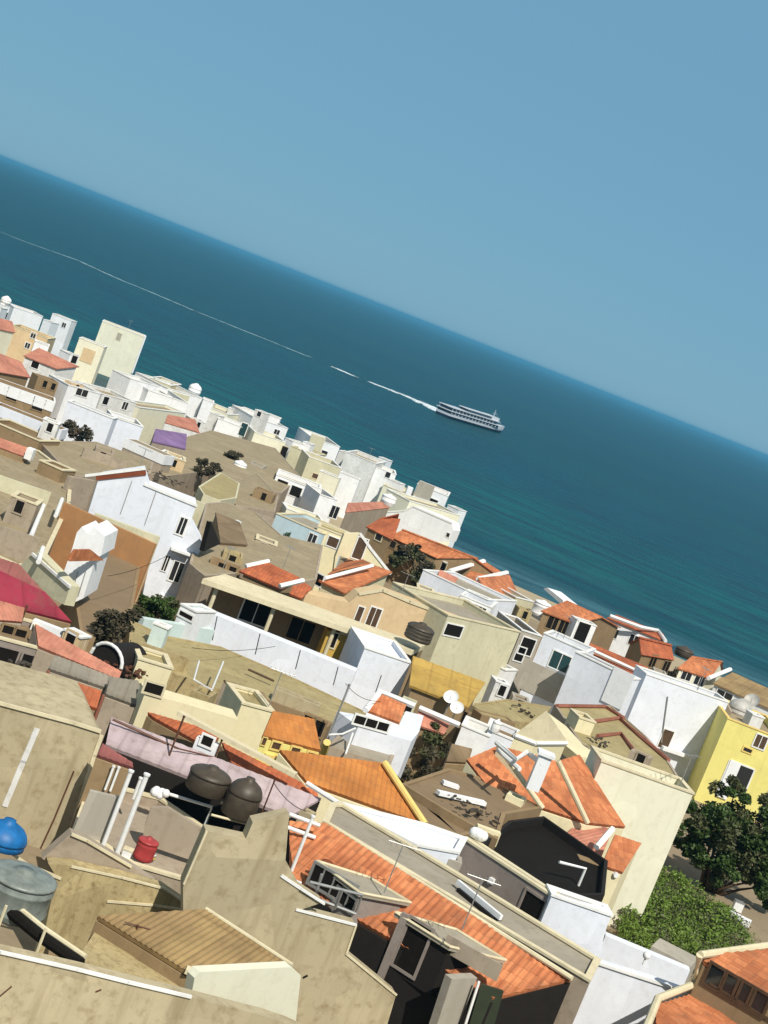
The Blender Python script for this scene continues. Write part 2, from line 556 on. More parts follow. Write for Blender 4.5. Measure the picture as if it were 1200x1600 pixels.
m_rust = simple('rusty_brown_steel', (.13, .055, .03), .6, .2, .4)
m_pipe = simple('white_pvc_pipe', (.80, .80, .78), .35, 0, .12)
m_wht = simple('white_plastic', (.80, .80, .79), .4, 0, .15)
m_gal = simple('galvanised_steel', (.45, .45, .43), .45, .6, .3)
m_blue = simple('blue_polyethylene', (.008, .15, .42), .5, 0, .45)
m_tank = simple('grey_green_fibre_tank', (.22, .245, .22), .4, 0, .5)
m_tbr = simple('brown_fibre_tank', (.075, .058, .04), .5, 0, .45)
m_red = simple('red_plastic', (.42, .05, .05), .45, 0, .3)
m_yel = simple('yellow_plastic', (.75, .55, .05), .45)
m_leaf = simple('dark_green_leaf', (.055, .10, .02), .55, 0, .55, .3, 1.5)
m_leaf2 = simple('bright_green_leaf', (.14, .22, .03), .55, 0, .5, .3, 1.5)
m_leaf3 = simple('olive_leaf', (.09, .10, .038), .6, 0, .5, .3, 1.5)
m_leafd = simple('dry_leaf', (.085, .075, .045), .7, 0, .5, .2, 1.5)
m_bark = simple('bark', (.09, .06, .035), .9, 0, .5, .1, 6)
m_dish = simple('weathered_dish_grey', (.48, .46, .42), .5, 0, .35)
def rail(name, label, cat, pts, r, mat, group=None, legs=None, seg=8):
    s = thing(name, label, cat, pts[0], group)
    MB().tube(pts, r, seg).build('bar', mat, s)
    for q in legs or []: MB().tube(q, r, seg).build('leg', mat, s)
    return s

# ================================================================== seafront, far left to right
W = 'white'
s = block('white_house', 'small white seafront house in the far left corner with a pale dome tank above it', front((-14, 470), (17, 482), 6, 7), white, roofc, cop_w)
s.window(6, 492, 1.2, 1.2, cop_w, m_pane)
s = block('white_house', 'long plain white seafront house, first box right of the far left corner', front((22, 480), (67, 495), 6.5, 4), white, roofc, cop_w)

s = block('white_house', 'white seafront house with grey lower wing just left of the tall cream block', front((82, 490), (112, 502), 6.6, 3), white, roofc, cop_w)
s.window(100, 508, .8, .9, cop_w, m_pane)
s = block('cream_building', 'tall cream apartment block standing highest on the seafront at left', front((160, 502), (226, 527), 8.5, 5), cream2, roofc, cop_w, .6, 'apartment block')
s.window(186, 526, .8, 1.3, beige, grey)
s.box_on('pilaster', 217, 554, .3, 7.2, white, .15)
s = block('cream_building', 'lower cream wing attached to the left of the tall cream block', front((124, 528), (163, 543), 7.6, 3), cream2, roofc, cop_w)
s.box_on('ochre_panel', 137, 556, 1.8, 2.0, pinkbeige, .06)
s = block('stair_tower', 'little white stair tower with a dark arched opening below the cream wing', front((110, 554), (124, 558), 6.6, 2.2), white, roofc, cop_w, .3, 'tower')
s.window(116, 561, 1.0, 1.2, cop_w, m_dark, 0)
s = block('white_house', 'white annex wall in front of the right foot of the tall cream block', front((176, 578), (204, 592), 6.0, 5), white, roofc, cop_w)
s = block('white_house', 'narrow white parapet house right below the tall cream block', front((203, 590), (232, 610), 5.6, 6), white, roofg, cop_w)

s = block('white_house', 'pale grey-cream seafront cube right of the tall cream block', front((234, 590), (267, 603), 5.8, 8), beige, roofc, cop_w)

s = block('white_house', 'white seafront house carrying a white dome tank at its back', front((262, 607), (317, 623), 5.6, 8), white, roofc, cop_w)

s.box_on('grey_shade_panel', 275, 632, 3.6, 3.4, beige, .1)
s = block('cream_house', 'low cream house with a row of small dark windows right of the dome tank', front((312, 630), (356, 648), 5.0, 8), cream2, roofc, cop_w)
for q in ((317, 647), (323, 651), (331, 655), (340, 657)): s.window(*q, .7, .8, beige, m_pane, 0)
s = block('white_house', 'pale grey-white seafront house above a small white terrace box', front((357, 637), (392, 651), 5.6, 8), white2, roofc, cop_w)
s.window(384, 652, .8, .8, cop_w, m_pane)
s = block('white_house', 'small bright white terrace box with a blue door beside it', front((341, 654), (378, 668), 4.6, 5), white, roofg, cop_w)
s.door(380, 671, .9, 1.8, m_teal, cop_w)
s = block('white_house', 'white seafront house with a little turret on its roof', front((398, 653), (450, 670), 6.0, 8), white, roofc, cop_w)
s.window(432, 676, 1, 1, cop_w, m_pane)
s = block('stair_tower', 'tiny stair turret on the roof of a white seafront house', front((399, 640), (413, 646), 7.6, 2), white2, roofc, cop_w, .2, 'tower')
s.window(405, 647, .7, .8, cop_w, m_pane, 0)
s = block('cream_house', 'wide cream house with stepped white parapet below the turret house', front((398, 675), (446, 692), 4.9, 6), cream2, roofc, cop_w)
s.window(444, 706, 1.1, 1.6, cop_c, m_dark, 0)
s = block('white_house', 'small white seafront cube with its left side in painted shade above an olive terrace', front((486, 683), (531, 699), 6.6, 8), white, roofc, cop_w)
s.box_on('grey_shade_panel', 492, 697, 2.2, 3.2, beige, .12); s.window(507, 707, 1.0, .6, cop_w, m_pane, 0)  # beige panel greys the left part: shaded side put in as colour
s = block('grey_house', 'dull beige house between the turret house and the small white cube', front((455, 697), (486, 710), 5.0, 7), beige, roofc, cop_c)

s = block('white_house', 'olive-stained terrace wall with a white ledge below the small white cube', front((483, 714), (533, 732), 5.2, 6), beige, roofc, cop_w)
s.window(493, 744, 1.0, .7, cop_c, m_wood, 0)
s = block('white_house', 'broad white seafront house with a grey left half, left of the sand coloured terrace', front((541, 706), (588, 725), 6.6, 9), white2, roofc, cop_w)

s = block('white_house', 'white lower wing stepping right from the broad white seafront house', front((572, 724), (619, 742), 6.1, 5.5), white, roofc, cop_w)
s.window(606, 742, .8, .9, cop_w, m_pane, 0)
s = block('cream_house', 'low cream boundary terrace between two white seafront houses', front((599, 758), (646, 777), 4.4, 8), cream2, roofc, cop_c)
s = block('chimney_stack', 'short white pillar standing on the low cream terrace', front((638, 760), (646, 763), 5.6, 1), white, None, None, 0, 'pillar')
s = block('white_house', 'white seafront cube with one dark arched window and a left side in painted grey shade', front((652, 757), (700, 776), 6.2, 7), white, roofc, cop_w)
s.box_on('grey_shade_panel', 662, 770, 2.4, 2.9, grey, .12); s.window(677, 783, 1.4, .7, cop_w, m_dark, 0)  # grey panel gives the shaded left side as flat colour
s = block('cream_house', 'long pale cream terrace ledge under the arched window cube', front((640, 783), (719, 806), 5.4, 5), cream2, roofc, cop_w, .35)
s = facade('white_house', 'large white house with a curved and stepped parapet behind the orange row roofs', [(546, 826), (556, 814), (572, 806), (600, 800), (632, 798), (646, 791), (676, 803), (706, 817), (708, 829), (701, 846), (660, 846), (560, 846)], (646, 791), (706, 817), 5.2, 3, white)
strip_on(s, 'coping', [(546, 826), (556, 814), (572, 806), (600, 800), (632, 798), (646, 791), (706, 817)], .18, cop_w, .1)
s.window(700, 836, .5, .6, cop_w, m_pane, 0)

# ------------------------------------------------------------------ second rank, right of centre
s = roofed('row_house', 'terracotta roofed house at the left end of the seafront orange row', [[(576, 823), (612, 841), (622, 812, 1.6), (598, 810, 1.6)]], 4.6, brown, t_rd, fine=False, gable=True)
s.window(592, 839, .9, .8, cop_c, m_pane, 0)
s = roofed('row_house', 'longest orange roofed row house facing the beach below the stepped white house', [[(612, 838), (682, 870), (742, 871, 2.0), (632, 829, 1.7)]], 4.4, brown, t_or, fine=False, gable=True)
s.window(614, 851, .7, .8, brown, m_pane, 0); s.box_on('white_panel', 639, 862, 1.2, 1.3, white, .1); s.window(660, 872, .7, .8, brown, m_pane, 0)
s = block('white_house', 'pale white gable wall pressed against the right end of the longest orange row house', front((676, 868), (693, 878), 4.2, 4), white, roofg, cop_w)
s.window(692, 888, .9, 1.2, cop_c, m_dark, 0)
s = roofed('small_house', 'small orange roof between two white ridges, left one of the beach pair', [[(725, 905), (745, 914), (781, 893, 1.1), (755, 877, 1.4)]], 3.6, brown, t_or, fine=False)
strip = [at_z(p[0], p[1], s.z0 + p[2] * s.k) for p in ((702, 893, .3), (756, 877, 1.6))]
MB().tube(strip, .25, 6).build('ridge_cap', cop_w, s.o)
s.window(716, 905, 1, 1, cop_w, m_pane)
s = roofed('small_house', 'orange roof with a raised white right ridge, right one of the beach pair', [[(762, 932), (806, 923), (796, 900, 1.4), (750, 905, 1.2)]], 3.6, brown, t_or, fine=False)
strip = [at_z(p[0], p[1], s.z0 + p[2] * s.k) for p in ((747, 905, 1.3), (792, 895, 1.7))]
MB().tube(strip, .25, 6).build('ridge_cap', cop_w, s.o)
s = roofed('small_house', 'faded pink low roof left of the orange beach pair', [[(684, 910), (704, 917), (712, 903, .8), (690, 893, .8)]], 3.6, brown, t_pk, fine=False)
s = block('white_house', 'white garden house with a flat white ledge below the orange beach pair', front((720, 930), (768, 950), 3.9, 5), white, roofg, cop_w)
s.window(727, 945, .8, 1, cop_w, m_pane); s.window(738, 951, .8, 1, cop_w, m_pane); s.window(752, 955, .8, .8, cop_w, m_pane)
s = block('grey_house', 'plain pale grey gable house right of the white garden house', front((762, 938), (807, 940), 4.2, 7), bluewhite, roofg, cop_w, .3)
s = block('white_house', 'low pale wall house between the grey gable and the white barrel tank', front((806, 934), (834, 941), 4.0, 6), beige, roofg, cop_w)
facade('boat_store', 'white slanting beach wall like an upturned boat at the waterline', [(849, 920), (855, 918), (880, 938), (878, 945)], (849, 925), (879, 944), 3.2, 2.0, white, 'wall')
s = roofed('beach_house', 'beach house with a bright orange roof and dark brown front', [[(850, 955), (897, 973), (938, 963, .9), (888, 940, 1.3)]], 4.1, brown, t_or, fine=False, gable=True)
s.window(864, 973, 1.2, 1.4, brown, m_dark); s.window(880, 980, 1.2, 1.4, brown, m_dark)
s = block('white_house', 'narrow white porch with a dark arch at the right end of the orange beach house', front((902, 969), (932, 979), 4.6, 1.5), white, roofg, cop_w, .3)
s.window(909, 988, 1.4, 2.0, cop_w, m_dark, 0)
s = roofed('gable_house', 'white gabled beach house with a thin red roof edge and two gable peaks', [[(952, 966), (1038, 1001), (1034, 990, .3), (966, 962, .3)]], 4.6, white, t_rd, fine=False, gable=True)
s.window(990, 1000, 1.0, 1.1, cop_w, m_pane); s.window(960, 990, .8, 1.0, cop_w, m_pane)
strip = [at_z(p[0], p[1], s.z0 + p[2] * s.k) for p in ((953, 962, .5), (1002, 980, .5), (1028, 985, .5), (1040, 1002, .1))]
MB().tube(strip, .2, 6).build('gable_coping', cop_w, s.o)
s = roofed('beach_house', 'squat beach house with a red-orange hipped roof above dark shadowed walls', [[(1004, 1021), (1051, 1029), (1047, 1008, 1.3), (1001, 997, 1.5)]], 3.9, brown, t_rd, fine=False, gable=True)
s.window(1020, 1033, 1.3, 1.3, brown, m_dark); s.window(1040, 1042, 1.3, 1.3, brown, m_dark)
s = roofed('beach_house', 'orange roofed beach house with a cream balcony wall near the right edge', [[(1063, 1044), (1107, 1058), (1126, 1034, 1.3), (1084, 1027, 1.5)]], 4.2, cream2, t_or, fine=False, gable=True)
s.window(1072, 1056, 1.2, .9, cop_w, m_pane); s.window(1092, 1064, 1.2, .9, cop_w, m_pane)
strip = [at_z(p[0], p[1], s.z0 + p[2] * s.k) for p in ((1107, 1060, .15), (1141, 1046, .9))]
MB().tube(strip, .22, 6).build('ridge_cap', cop_w, s.o)
s = roofed('long_shed', 'long tan sheet roofed shed running off the right edge of the beach row', [[(1117, 1068), (1215, 1112), (1222, 1086, .5), (1147, 1052, .5)]], 4.3, white2, t_tn, fine=False)
s.window(1132, 1086, 1.6, .7, cop_w, m_pane)

# ------------------------------------------------------------------ right: white blocks and the yellow house
s = block('white_house', 'white house with a square teal window and a grey painted shadow at its foot', front((850, 990), (918, 1020), 6.6, 3), bluewhite, roofg, cop_w, .4)
s.window(875, 1034, 1.5, 1.3, cop_w, m_teal)
s.box_on('grey_shade_panel', 850, 1067, 3.4, 2.2, grey, .06)  # flat grey panel for the cast shadow on the lower wall
s = block('white_house', 'tall plain white wall house in the middle of the white blocks', front((899, 1019), (988, 1062), 6.6, 1.5), bluewhite, roofb, cop_w, .4)
s.box_on('panel', 966, 1075, 1.6, 2.6, white, .12)
s = roofed('long_shed', 'long narrow dark red sheet roof behind the tall plain white wall', [[(917, 1018), (996, 1058), (1012, 1043, .4), (924, 1006, .4)]], 6.1, brown, t_rd, over=.05)
strip = [at_z(p[0], p[1], s.z0 + p[2] * s.k) for p in ((925, 1016, .3), (1001, 1051, .3))]
MB().tube(strip, .14, 6).build('white_joint', cop_w, s.o)
s = block('white_house', 'largest white block at right with a rain pipe and ragged right edge', front((1010, 1054), (1138, 1098), 6.8, 2.2), bluewhite, roofg, cop_w, .3)
q = [s.hit(x, y) for x, y in ((1043, 1088), (1033, 1160))]
MB().tube([q[0][1] + q[0][3] * .06, q[1][1] + q[1][3] * .06], .05, 6).build('rain_pipe', m_gal, s.o)
s.window(1040, 1155, .9, 1.5, cop_w, m_wood, 0); s.box_on('ledge', 1053, 1173, 2.2, .25, white, .5)
s = block('white_house', 'lower white wing between the plain wall and the largest white block', front((987, 1062), (1012, 1060), 5.9, 4.5), white, roofo, cop_w, .4)
s.box_on('panel', 998, 1075, .8, .9, beige, .1)
s = block('yellow_house', 'bright yellow house at the right edge with a white arched door', front((1137, 1123), (1232, 1160), 6.3, 8), yellow, roofc, cop_y, .4)
s.window(1188, 1159, .9, 1.0, cop_w, m_wood); s.window(1168, 1172, .7, .35, cop_y, m_pane, 0)
s.door(1150, 1218, 1.8, 2.2, m_pane, cop_w)
s.box_on('white_arch', 1138, 1218, .8, 2.8, white, .12)

# ------------------------------------------------------------------ centre band
s = block('pale_blue_house', 'long pale blue wall house with a low mint box at its left end', front((432, 803), (505, 835), 5.2, 7), paleblue, roofg, cop_c, .3)
s.window(488, 842, .8, .9, cop_w, m_pane)
s = block('white_house', 'ragged bright white house with dark courtyard openings on the sand coloured slope', front((432, 742), (500, 768), 4.6, 6), white, roofc, cop_w)
for q in ((440, 758), (462, 768), (492, 780)): s.window(*q, 1.3, 1.2, cop_w, m_dark, 0)
s = block('white_house', 'second bright white courtyard house just right of the ragged one', front((500, 773), (527, 782), 4.9, 5), white, roofb, cop_w)
s.window(522, 800, 1.0, 1.4, cop_w, m_pane)
s = block('white_house', 'low creamy garden wall house in front of the ragged white house', front((448, 795), (505, 815), 4.0, 3), cream2, roofo, cop_w, .3)
s = roofed('pink_roof_house', 'low house with a faded pink roof behind the curved white parapet', [[(540, 801), (608, 793), (598, 786, .6), (546, 788, .6)]], 4.2, taupe, t_pk, fine=False)
s2 = facade('gable_wall', 'pale yellow gable end with one tall window and white verges above two orange roofs', [(538, 834), (563, 834), (610, 895), (600, 892), (530, 868), (520, 900), (524, 870)], (524, 866), (600, 892), 5.0, .5, cream, 'wall')
strip_on(s2, 'verge', [(563, 834), (580, 858), (610, 896)], .22, cop_w, .12)
s2.window(562, 857, .9, 1.8, cop_w, m_wood, 0)
s = block('cream_house', 'boxy pale yellow front with a square window left of the gable end', front((497, 823), (541, 840), 5.6, 3), cream, roofo, cop_c, .1)
s.window(520, 847, 1.0, .9, cop_w, m_wood, 0)
s = roofed('orange_roof_house', 'upper of two orange lean-to roofs below the pale yellow gable', [[(512, 897), (528, 890), (575, 880, 1.0), (552, 868, 1.1)]], 4.8, cream, t_or)
s = roofed('orange_roof_house', 'lower of two orange lean-to roofs, white edged, below the pale yellow gable', [[(503, 908), (536, 925), (608, 893, 1.2), (583, 884, 1.2)]], 4.4, cream, t_or)
strip = [at_z(p[0], p[1], s.z0 + p[2] * s.k) for p in ((507, 904, .25), (582, 884, 1.45))]
MB().tube(strip, .15, 6).build('verge', cop_w, s.o)
s.window(498, 906, .8, .9, cop_w, m_dark, 0)
s = roofed('orange_roof_house', 'flat red-orange roofed house right behind the long cream canopy', [[(382, 893), (437, 917), (462, 903, .8), (414, 880, .8)]], 4.9, brown, t_rd)
for a, b in (((384, 885), (420, 877)), ((437, 916), (474, 907))):
    strip = [at_z(a[0], a[1], at_h(382, 893, 4.9).z + .25), at_z(b[0], b[1], at_h(382, 893, 4.9).z + .9)]
    MB().tube(strip, .16, 6).build('verge', cop_w, s.o)
s = roofed('orange_roof_house', 'small lower orange roof on the right of the flat red-orange one', [[(440, 921), (468, 932), (482, 918, .5), (462, 905, .5)]], 4.4, brown, t_rd)
s = facade('beige_house', 'large pinkish beige gabled house with a dark round tank on its face', [(470, 945), (478, 927), (545, 942), (562, 928), (598, 922), (690, 957), (738, 976), (735, 1040), (600, 1010), (470, 990)], (560, 918), (738, 976), 5.4, 1.5, pinkbeige)
strip_on(s, 'verge', [(562, 928), (598, 922), (640, 940), (738, 976)], .2, cop_c, .1)
s.window(583, 965, .9, 1.5, cop_w, m_wood); s.window(560, 962, .5, 1.4, cop_w, m_wood, 0)
s = block('beige_house', 'greenish beige block with a wide dark opening, right half of the gabled house', front((700, 962), (812, 988), 5.9, 6.5), beige, roofg, cop_c, .4)
s.window(708, 985, 1.7, .9, cop_w, m_dark, 0); s.window(800, 1045, .7, 1.8, cop_w, m_dark, 0)
s = block('grey_house', 'narrow dull grey house between the greenish beige block and the teal window house', front((815, 985), (846, 995), 5.4, 5), grey, roofb, cop_w, .4)
s.window(823, 1010, 1.2, 1.4, cop_w, m_dark, 0); s.window(812, 1022, .8, 1.2, cop_w, m_dark, 0)
s = block('white_house', 'small white porch at the foot of the greenish beige block', front((790, 1048), (808, 1048), 3.2, 3), white, roofg, cop_w, .2)
# the long canopy
z0 = at_h(645, 1016, 5.0).z
p = [at_z(x, y, z0) for x, y in ((317, 904), (645, 1017), (664, 1008), (352, 897))]
s = House('canopy', 'long cream concrete canopy slab crossing the middle of the town', 'canopy', p[0])
MB().prism(p, [q - V((0, 0, .3)) for q in p]).build('slab', cop_c, s.o)
pl = [p[0].lerp(p[3], .6), p[1].lerp(p[2], .6), p[2], p[3]]
s.walls([q - V((0, 0, .31)) for q in pl], brown)
for i in (.06, .33, .62, .92):
    q = p[0].lerp(p[1], i).lerp(p[3].lerp(p[2], i), .15)
    MB().tube([q - V((0, 0, .32)), V((q.x, q.y, ground_z(q.x, q.y)))], .13, 8).build('post', cop_c, s.o)
s.window(400, 955, 1.8, 1.6, cop_w, m_dark); s.window(470, 985, 1.6, 1.4, brown, m_dark)
s = block('ochre_hut', 'small ochre painted hut with a leaning dark door under the long canopy', front((513, 985), (566, 1003), 4.3, 1.2), ochre, None, None, 0, 'hut')
s.window(520, 1000, .5, 1.0, cop_c, m_dark, 0); s.box_on('signboard', 550, 992, 1.5, .35, cop_c, .08)
# long white wall
s = block('white_wall', 'long white courtyard wall with dark joints and a black notch at its foot', front((330, 958), (556, 1049), 3.6, 1.0), bluewhite, None, cop_w, 0, 'wall')
for x, y0, y1 in ((405, 990, 1022), (468, 1016, 1045), (527, 1042, 1070), (338, 963, 1000)):
    q = [s.hit(x + 1.5, y0), s.hit(x - 6, y1)]
    if q[0] and q[1]: MB().tube([q[0][1] + q[0][3] * .01, q[1][1] + q[1][3] * .01], .025, 6).build('joint', m_dark, s.o)
s = block('white_house', 'white block rising at the right end of the long courtyard wall', front((570, 1013), (642, 1037), 4.9, 4.5), bluewhite, bluewhite, cop_w, .2)
q = [s.hit(596, 1055), s.hit(587, 1081)]
MB().tube([q[0][1], q[1][1]], .03, 6).build('joint', m_dark, s.o)
s = block('mint_wall', 'mint green garden wall tapering to the left of the long white wall', front((226, 967), (336, 985), 3.2, .4), mint, None, cop_w, 0, 'wall')
s = block('white_hut', 'little white hut with a black slot standing on the mint wall', front((283, 945), (306, 957), 4.2, 2), white, mint, cop_w, .2, 'hut')
s.window(291, 962, 1.0, .35, cop_w, m_dark, 0)
p = poly([(255, 992), (345, 1010), (466, 1062), (610, 1130), (540, 1150), (430, 1105), (200, 1028), (204, 968)], 3.0)
s = block('flat_roof_house', 'wide olive brown flat roof spread below the long white wall', p, tan, roofo, None, .06)
s = roofed('sheet_roof', 'small pinkish brown sheet roof on the wide olive flat roof', [[(378, 1097), (425, 1108), (412, 1082, .5), (350, 1062, .5)]], 3.4, taupe, t_gb, over=0, fine=False, cat='roof')
s = roofed('ochre_awning', 'flat ochre yellow awning roof beside the greenish beige block', [[(645, 1071), (727, 1103), (752, 1066, .8), (650, 1029, .8)]], 4.4, brown, t_oc, amp=.02, pitch=.6, row=0, cat='awning')
s = block('teal_wall', 'low teal green yard wall under the ochre awning', front((648, 1075), (690, 1092), 3.6, 1), mint, None, cop_c, 0, 'wall')
# white L house with tile roof
s = block('white_house', 'low white L shaped house wrapped around a small red tiled roof', poly([(527, 1111), (572, 1119), (622, 1136), (634, 1111), (662, 1118), (655, 1143), (643, 1158), (560, 1135)], 4.0), bluewhite, None, None, 0)
s.window(580, 1130, 1.9, .5, cop_w, m_dark, 2)
s = roofed('tile_roof_house', 'small red tiled roof set inside the low white L shaped house', [[(574, 1111), (624, 1130), (635, 1102, .8), (597, 1085, .8)]], 4.4, white, t_or, over=.0)
strip = [at_z(x, y, s.z0 + d * s.k) for x, y, d in ((571, 1110, .1), (594, 1081, .9), (648, 1103, .9))]
MB().tube(strip, .16, 6).build('verge', cop_w, s.o)
s = roofed('tile_roof_house', 'faded red lean-to roof right of the low white L shaped house', [[(655, 1130), (690, 1142), (700, 1125, .5), (660, 1112, .5)]], 3.8, brown, t_pk, fine=False)
strip = [at_z(x, y, s.z0 + d * s.k) for x, y, d in ((655, 1106, .7), (718, 1133, .7))]
MB().tube(strip, .16, 6).build('verge', cop_w, s.o)
s = block('white_hut', 'small white stepped hut with an olive front beside the dark courtyard tree', front((722, 1134), (765, 1152), 3.8, 2.5), white, roofo, cop_w, .4, 'hut')
s = block('white_hut', 'white stepped block with a pillar left of the pyramid roof', front((760, 1140), (808, 1160), 3.6, 3), bluewhite, roofb, cop_w, .3, 'hut')

# ------------------------------------------------------------------ the pyramid roofed villa and its neighbours
p = poly([(806, 1146), (838, 1158), (886, 1158), (866, 1138)], 5.4)
ap = at_z(854, 1110, p[0].z + 1.7)
s = House('pyramid_tower', 'square turret with a cream pyramid roof above the tiled villa', 'tower', p[0])
s.walls(p, cream, zb=p[0].z - 1.3)
MB().add(p + [ap], [(0, 1, 4), (1, 2, 4), (2, 3, 4), (3, 0, 4), (0, 3, 2, 1)]).build('pyramid_roof', cop_c, s.o)
pc = [q - V((0, 0, .12)) for q in p]
m = MB()
for i in range(4): m.tube([pc[i], pc[(i + 1) % 4]], .13, 6)
m.build('eaves_band', cop_w, s.o)
s = roofed('tiled_villa', 'big villa with several orange tile planes below the cream pyramid turret',
 [[(760, 1226), (848, 1263), (778, 1166, 1.7), (730, 1187, .2)],
  [(848, 1263), (918, 1286), (872, 1190, 2.1), (778, 1166, 1.7)],
  [(918, 1286), (976, 1292), (905, 1180, 2.3), (872, 1190, 2.1)]], 5.0, cream, t_or, over=.02, udir=None)
rp = [[(778, 1165, 1.85), (848, 1263, .12)], [(872, 1189, 2.25), (918, 1286, .12)]]
z0 = at_h(760, 1226, 5.0).z
for r_ in rp:
    MB().tube([at_z(x, y, z0 + d) for x, y, d in r_], .12, 8).build('hip_cap', cop_c, s.o)
c0 = at_z(838, 1216, z0 + 1.5)
MB().box(c0 + V((0, 0, .3)), V((1, 0, 0)), V((0, 1, 0)), V((0, 0, 1)), .55, .55, 1.6).box(c0 + V((0, 0, 1.15)), V((1, 0, 0)), V((0, 1, 0)), V((0, 0, 1)), .75, .75, .14).build('chimney', white, s.o)
zz = [at_z(x, y, z0 + 2.2) for x, y in ((776, 1160), (806, 1187), (823, 1175), (848, 1195))]
MB().tube(zz, .12, 6).build('valley_trim', cop_w, s.o)
zz = [at_z(x, y, z0 + 1.9) for x, y in ((778, 1172), (812, 1202))]
MB().tube(zz, .1, 6).build('valley_trim', cop_w, s.o)
p = poly([(854, 1112), (885, 1135), (912, 1165), (950, 1190), (975, 1290), (905, 1182), (866, 1150)], 5.3)
s = block('cream_roof_terrace', 'smooth cream sloping terrace behind the tiled villa', [p[0], p[1], p[2], p[3], p[5], p[6]], cream, None, None, 0, zb=p[0].z - .5)
s = block('cream_house', 'tall plain cream house wall above the garden with a tiled roof against its left', front((940, 1190), (1083, 1241), 7.2, 2.2), cream2, roofo, cop_c, .3)
s = roofed('tile_roof_house', 'small orange tiled lean-to at the foot of the tall cream wall', [[(942, 1352), (972, 1362), (1000, 1318, .9), (962, 1306, .9)]], 4.6, cream, t_or, over=.05)
strip = [at_z(x, y, s.z0 + d * s.k) for x, y, d in ((932, 1324, .35), (957, 1295, 1.0))]
MB().tube(strip, .14, 6).build('verge', cop_w, s.o)
s = roofed('tile_roof_house', 'broken pinkish tiled roof corner right of the dark sunken yard', [[(884, 1306), (938, 1340), (955, 1298, .5), (912, 1276, .5)]], 4.4, brown, t_pk, over=.03)
strip = [at_z(x, y, s.z0 + d * s.k) for x, y, d in ((880, 1308, .1), (940, 1344, .1), (963, 1368, .1))]
MB().tube(strip, .12, 6).build('verge', cop_w, s.o)
p = poly([(866, 1100), (955, 1102), (1010, 1150), (1046, 1190), (1072, 1232), (1020, 1218), (945, 1190), (905, 1158)], 5.0)
s = block('terrace_house', 'brown roof terrace with salmon edge lines between the villa and the white blocks', p, taupe, roofo, None, .05)
for pts in ([(925, 1128), (967, 1122), (1000, 1150), (1045, 1188)], [(870, 1103), (945, 1104), (975, 1122)], [(934, 1150), (970, 1146), (990, 1172)]):
    MB().tube([at_z(x, y, p[0].z + .05) for x, y in pts], .13, 6).build('edge_tile', t_pk, s.o)
# ------------------------------------------------------------------ brown roofs and the sunken yard
p = poly([(628, 1224), (700, 1200), (760, 1216), (848, 1262), (790, 1272), (778, 1312), (690, 1262)], 4.9)
s = block('flat_roof_house', 'worn brown flat roof left of the tiled villa with white debris on it', p, brown, roofb, None, .08)
p = poly([(606, 1195), (626, 1224), (745, 1300), (722, 1306), (668, 1288)], 4.7)
s = block('flat_roof_house', 'dark brown flat roof wedge right of the big golden roof', p, brown, roofb, None, .05)
s = block('sunken_yard', 'black sunken yard with ragged brown walls and painted-in shade beside the tiled villa', poly([(795, 1282), (850, 1275), (950, 1345), (945, 1398), (880, 1400), (745, 1322)], 4.9), dkshade, m_dark, None, .35, 'courtyard', thick=.15)  # shallow well coloured black for the deep shade in it
s = block('yard_wall', 'brown side wall at the right end of the black sunken yard', front((906, 1342), (946, 1356), 4.6, .6), brown, None, None, 0, 'wall')
p3 = [at_h(874, 1347, 5.2), at_h(915, 1357, 5.2)]; p3.append(p3[1] - V((0, 0, 1.3)))
rail('pipe_stand', 'white pipe stand rising over the black sunken yard', 'pipe frame', p3, .06, m_pipe)
# grey walls
s = block('grey_house', 'mauve grey wall house with one small window below the sunken yard', front((724, 1311), (862, 1402), 4.95, .5), mauvegrey, roofg, cop_c, .03)
s.window(832, 1416, 1.0, .9, mauvegrey, m_dark, 0); s.box_on('lamp', 770, 1376, .2, .2, m_wht, .15)
s = block('white_house', 'grey white block with a cracked pale wall at the end of the mauve grey wall', front((862, 1400), (955, 1432), 5.0, .9), bluewhite, roofg, cop_w, .05)
s = block('white_wall', 'low grey white garden wall along the green hillside plot', front((946, 1462), (1078, 1517), 3.2, .5), bluewhite, None, cop_w, 0, 'wall')
s = block('grey_wall', 'grey retaining wall behind the lamp at the green plot', front((1018, 1478), (1080, 1510), 3.3, 1.5), grey, None, cop_c, 0, 'wall')
ZR = at_h(452, 1376, 3.6).z + 1.5 * eased([[(452, 1376), (770, 1561), (894, 1530, 1.5)]], at_h(452, 1376, 3.6).z)
p = [at_z(x, y, ZR + .06) for x, y in ((517, 1258), (532, 1257), (745, 1385), (936, 1502), (920, 1534), (505, 1286))]
s = block('grey_house', 'very long grey flat roofed house with raised pale copings running down to the right', p, taupe, roofg, cop_c, .05, thick=.16)
p = [at_z(x, y, ZR + .03) for x, y in ((530, 1256), (665, 1290), (728, 1312), (716, 1334), (650, 1322), (560, 1275))]
s = block('white_house', 'pale white wedge wall between the golden roof and the long grey house', p, bluewhite, bluewhite, cop_w, .08)
s = block('grey_house', 'short grey house wall between the white wedge and the mauve grey wall', front((650, 1322), (722, 1350), 4.7, .8), grey, roofg, None, .1)
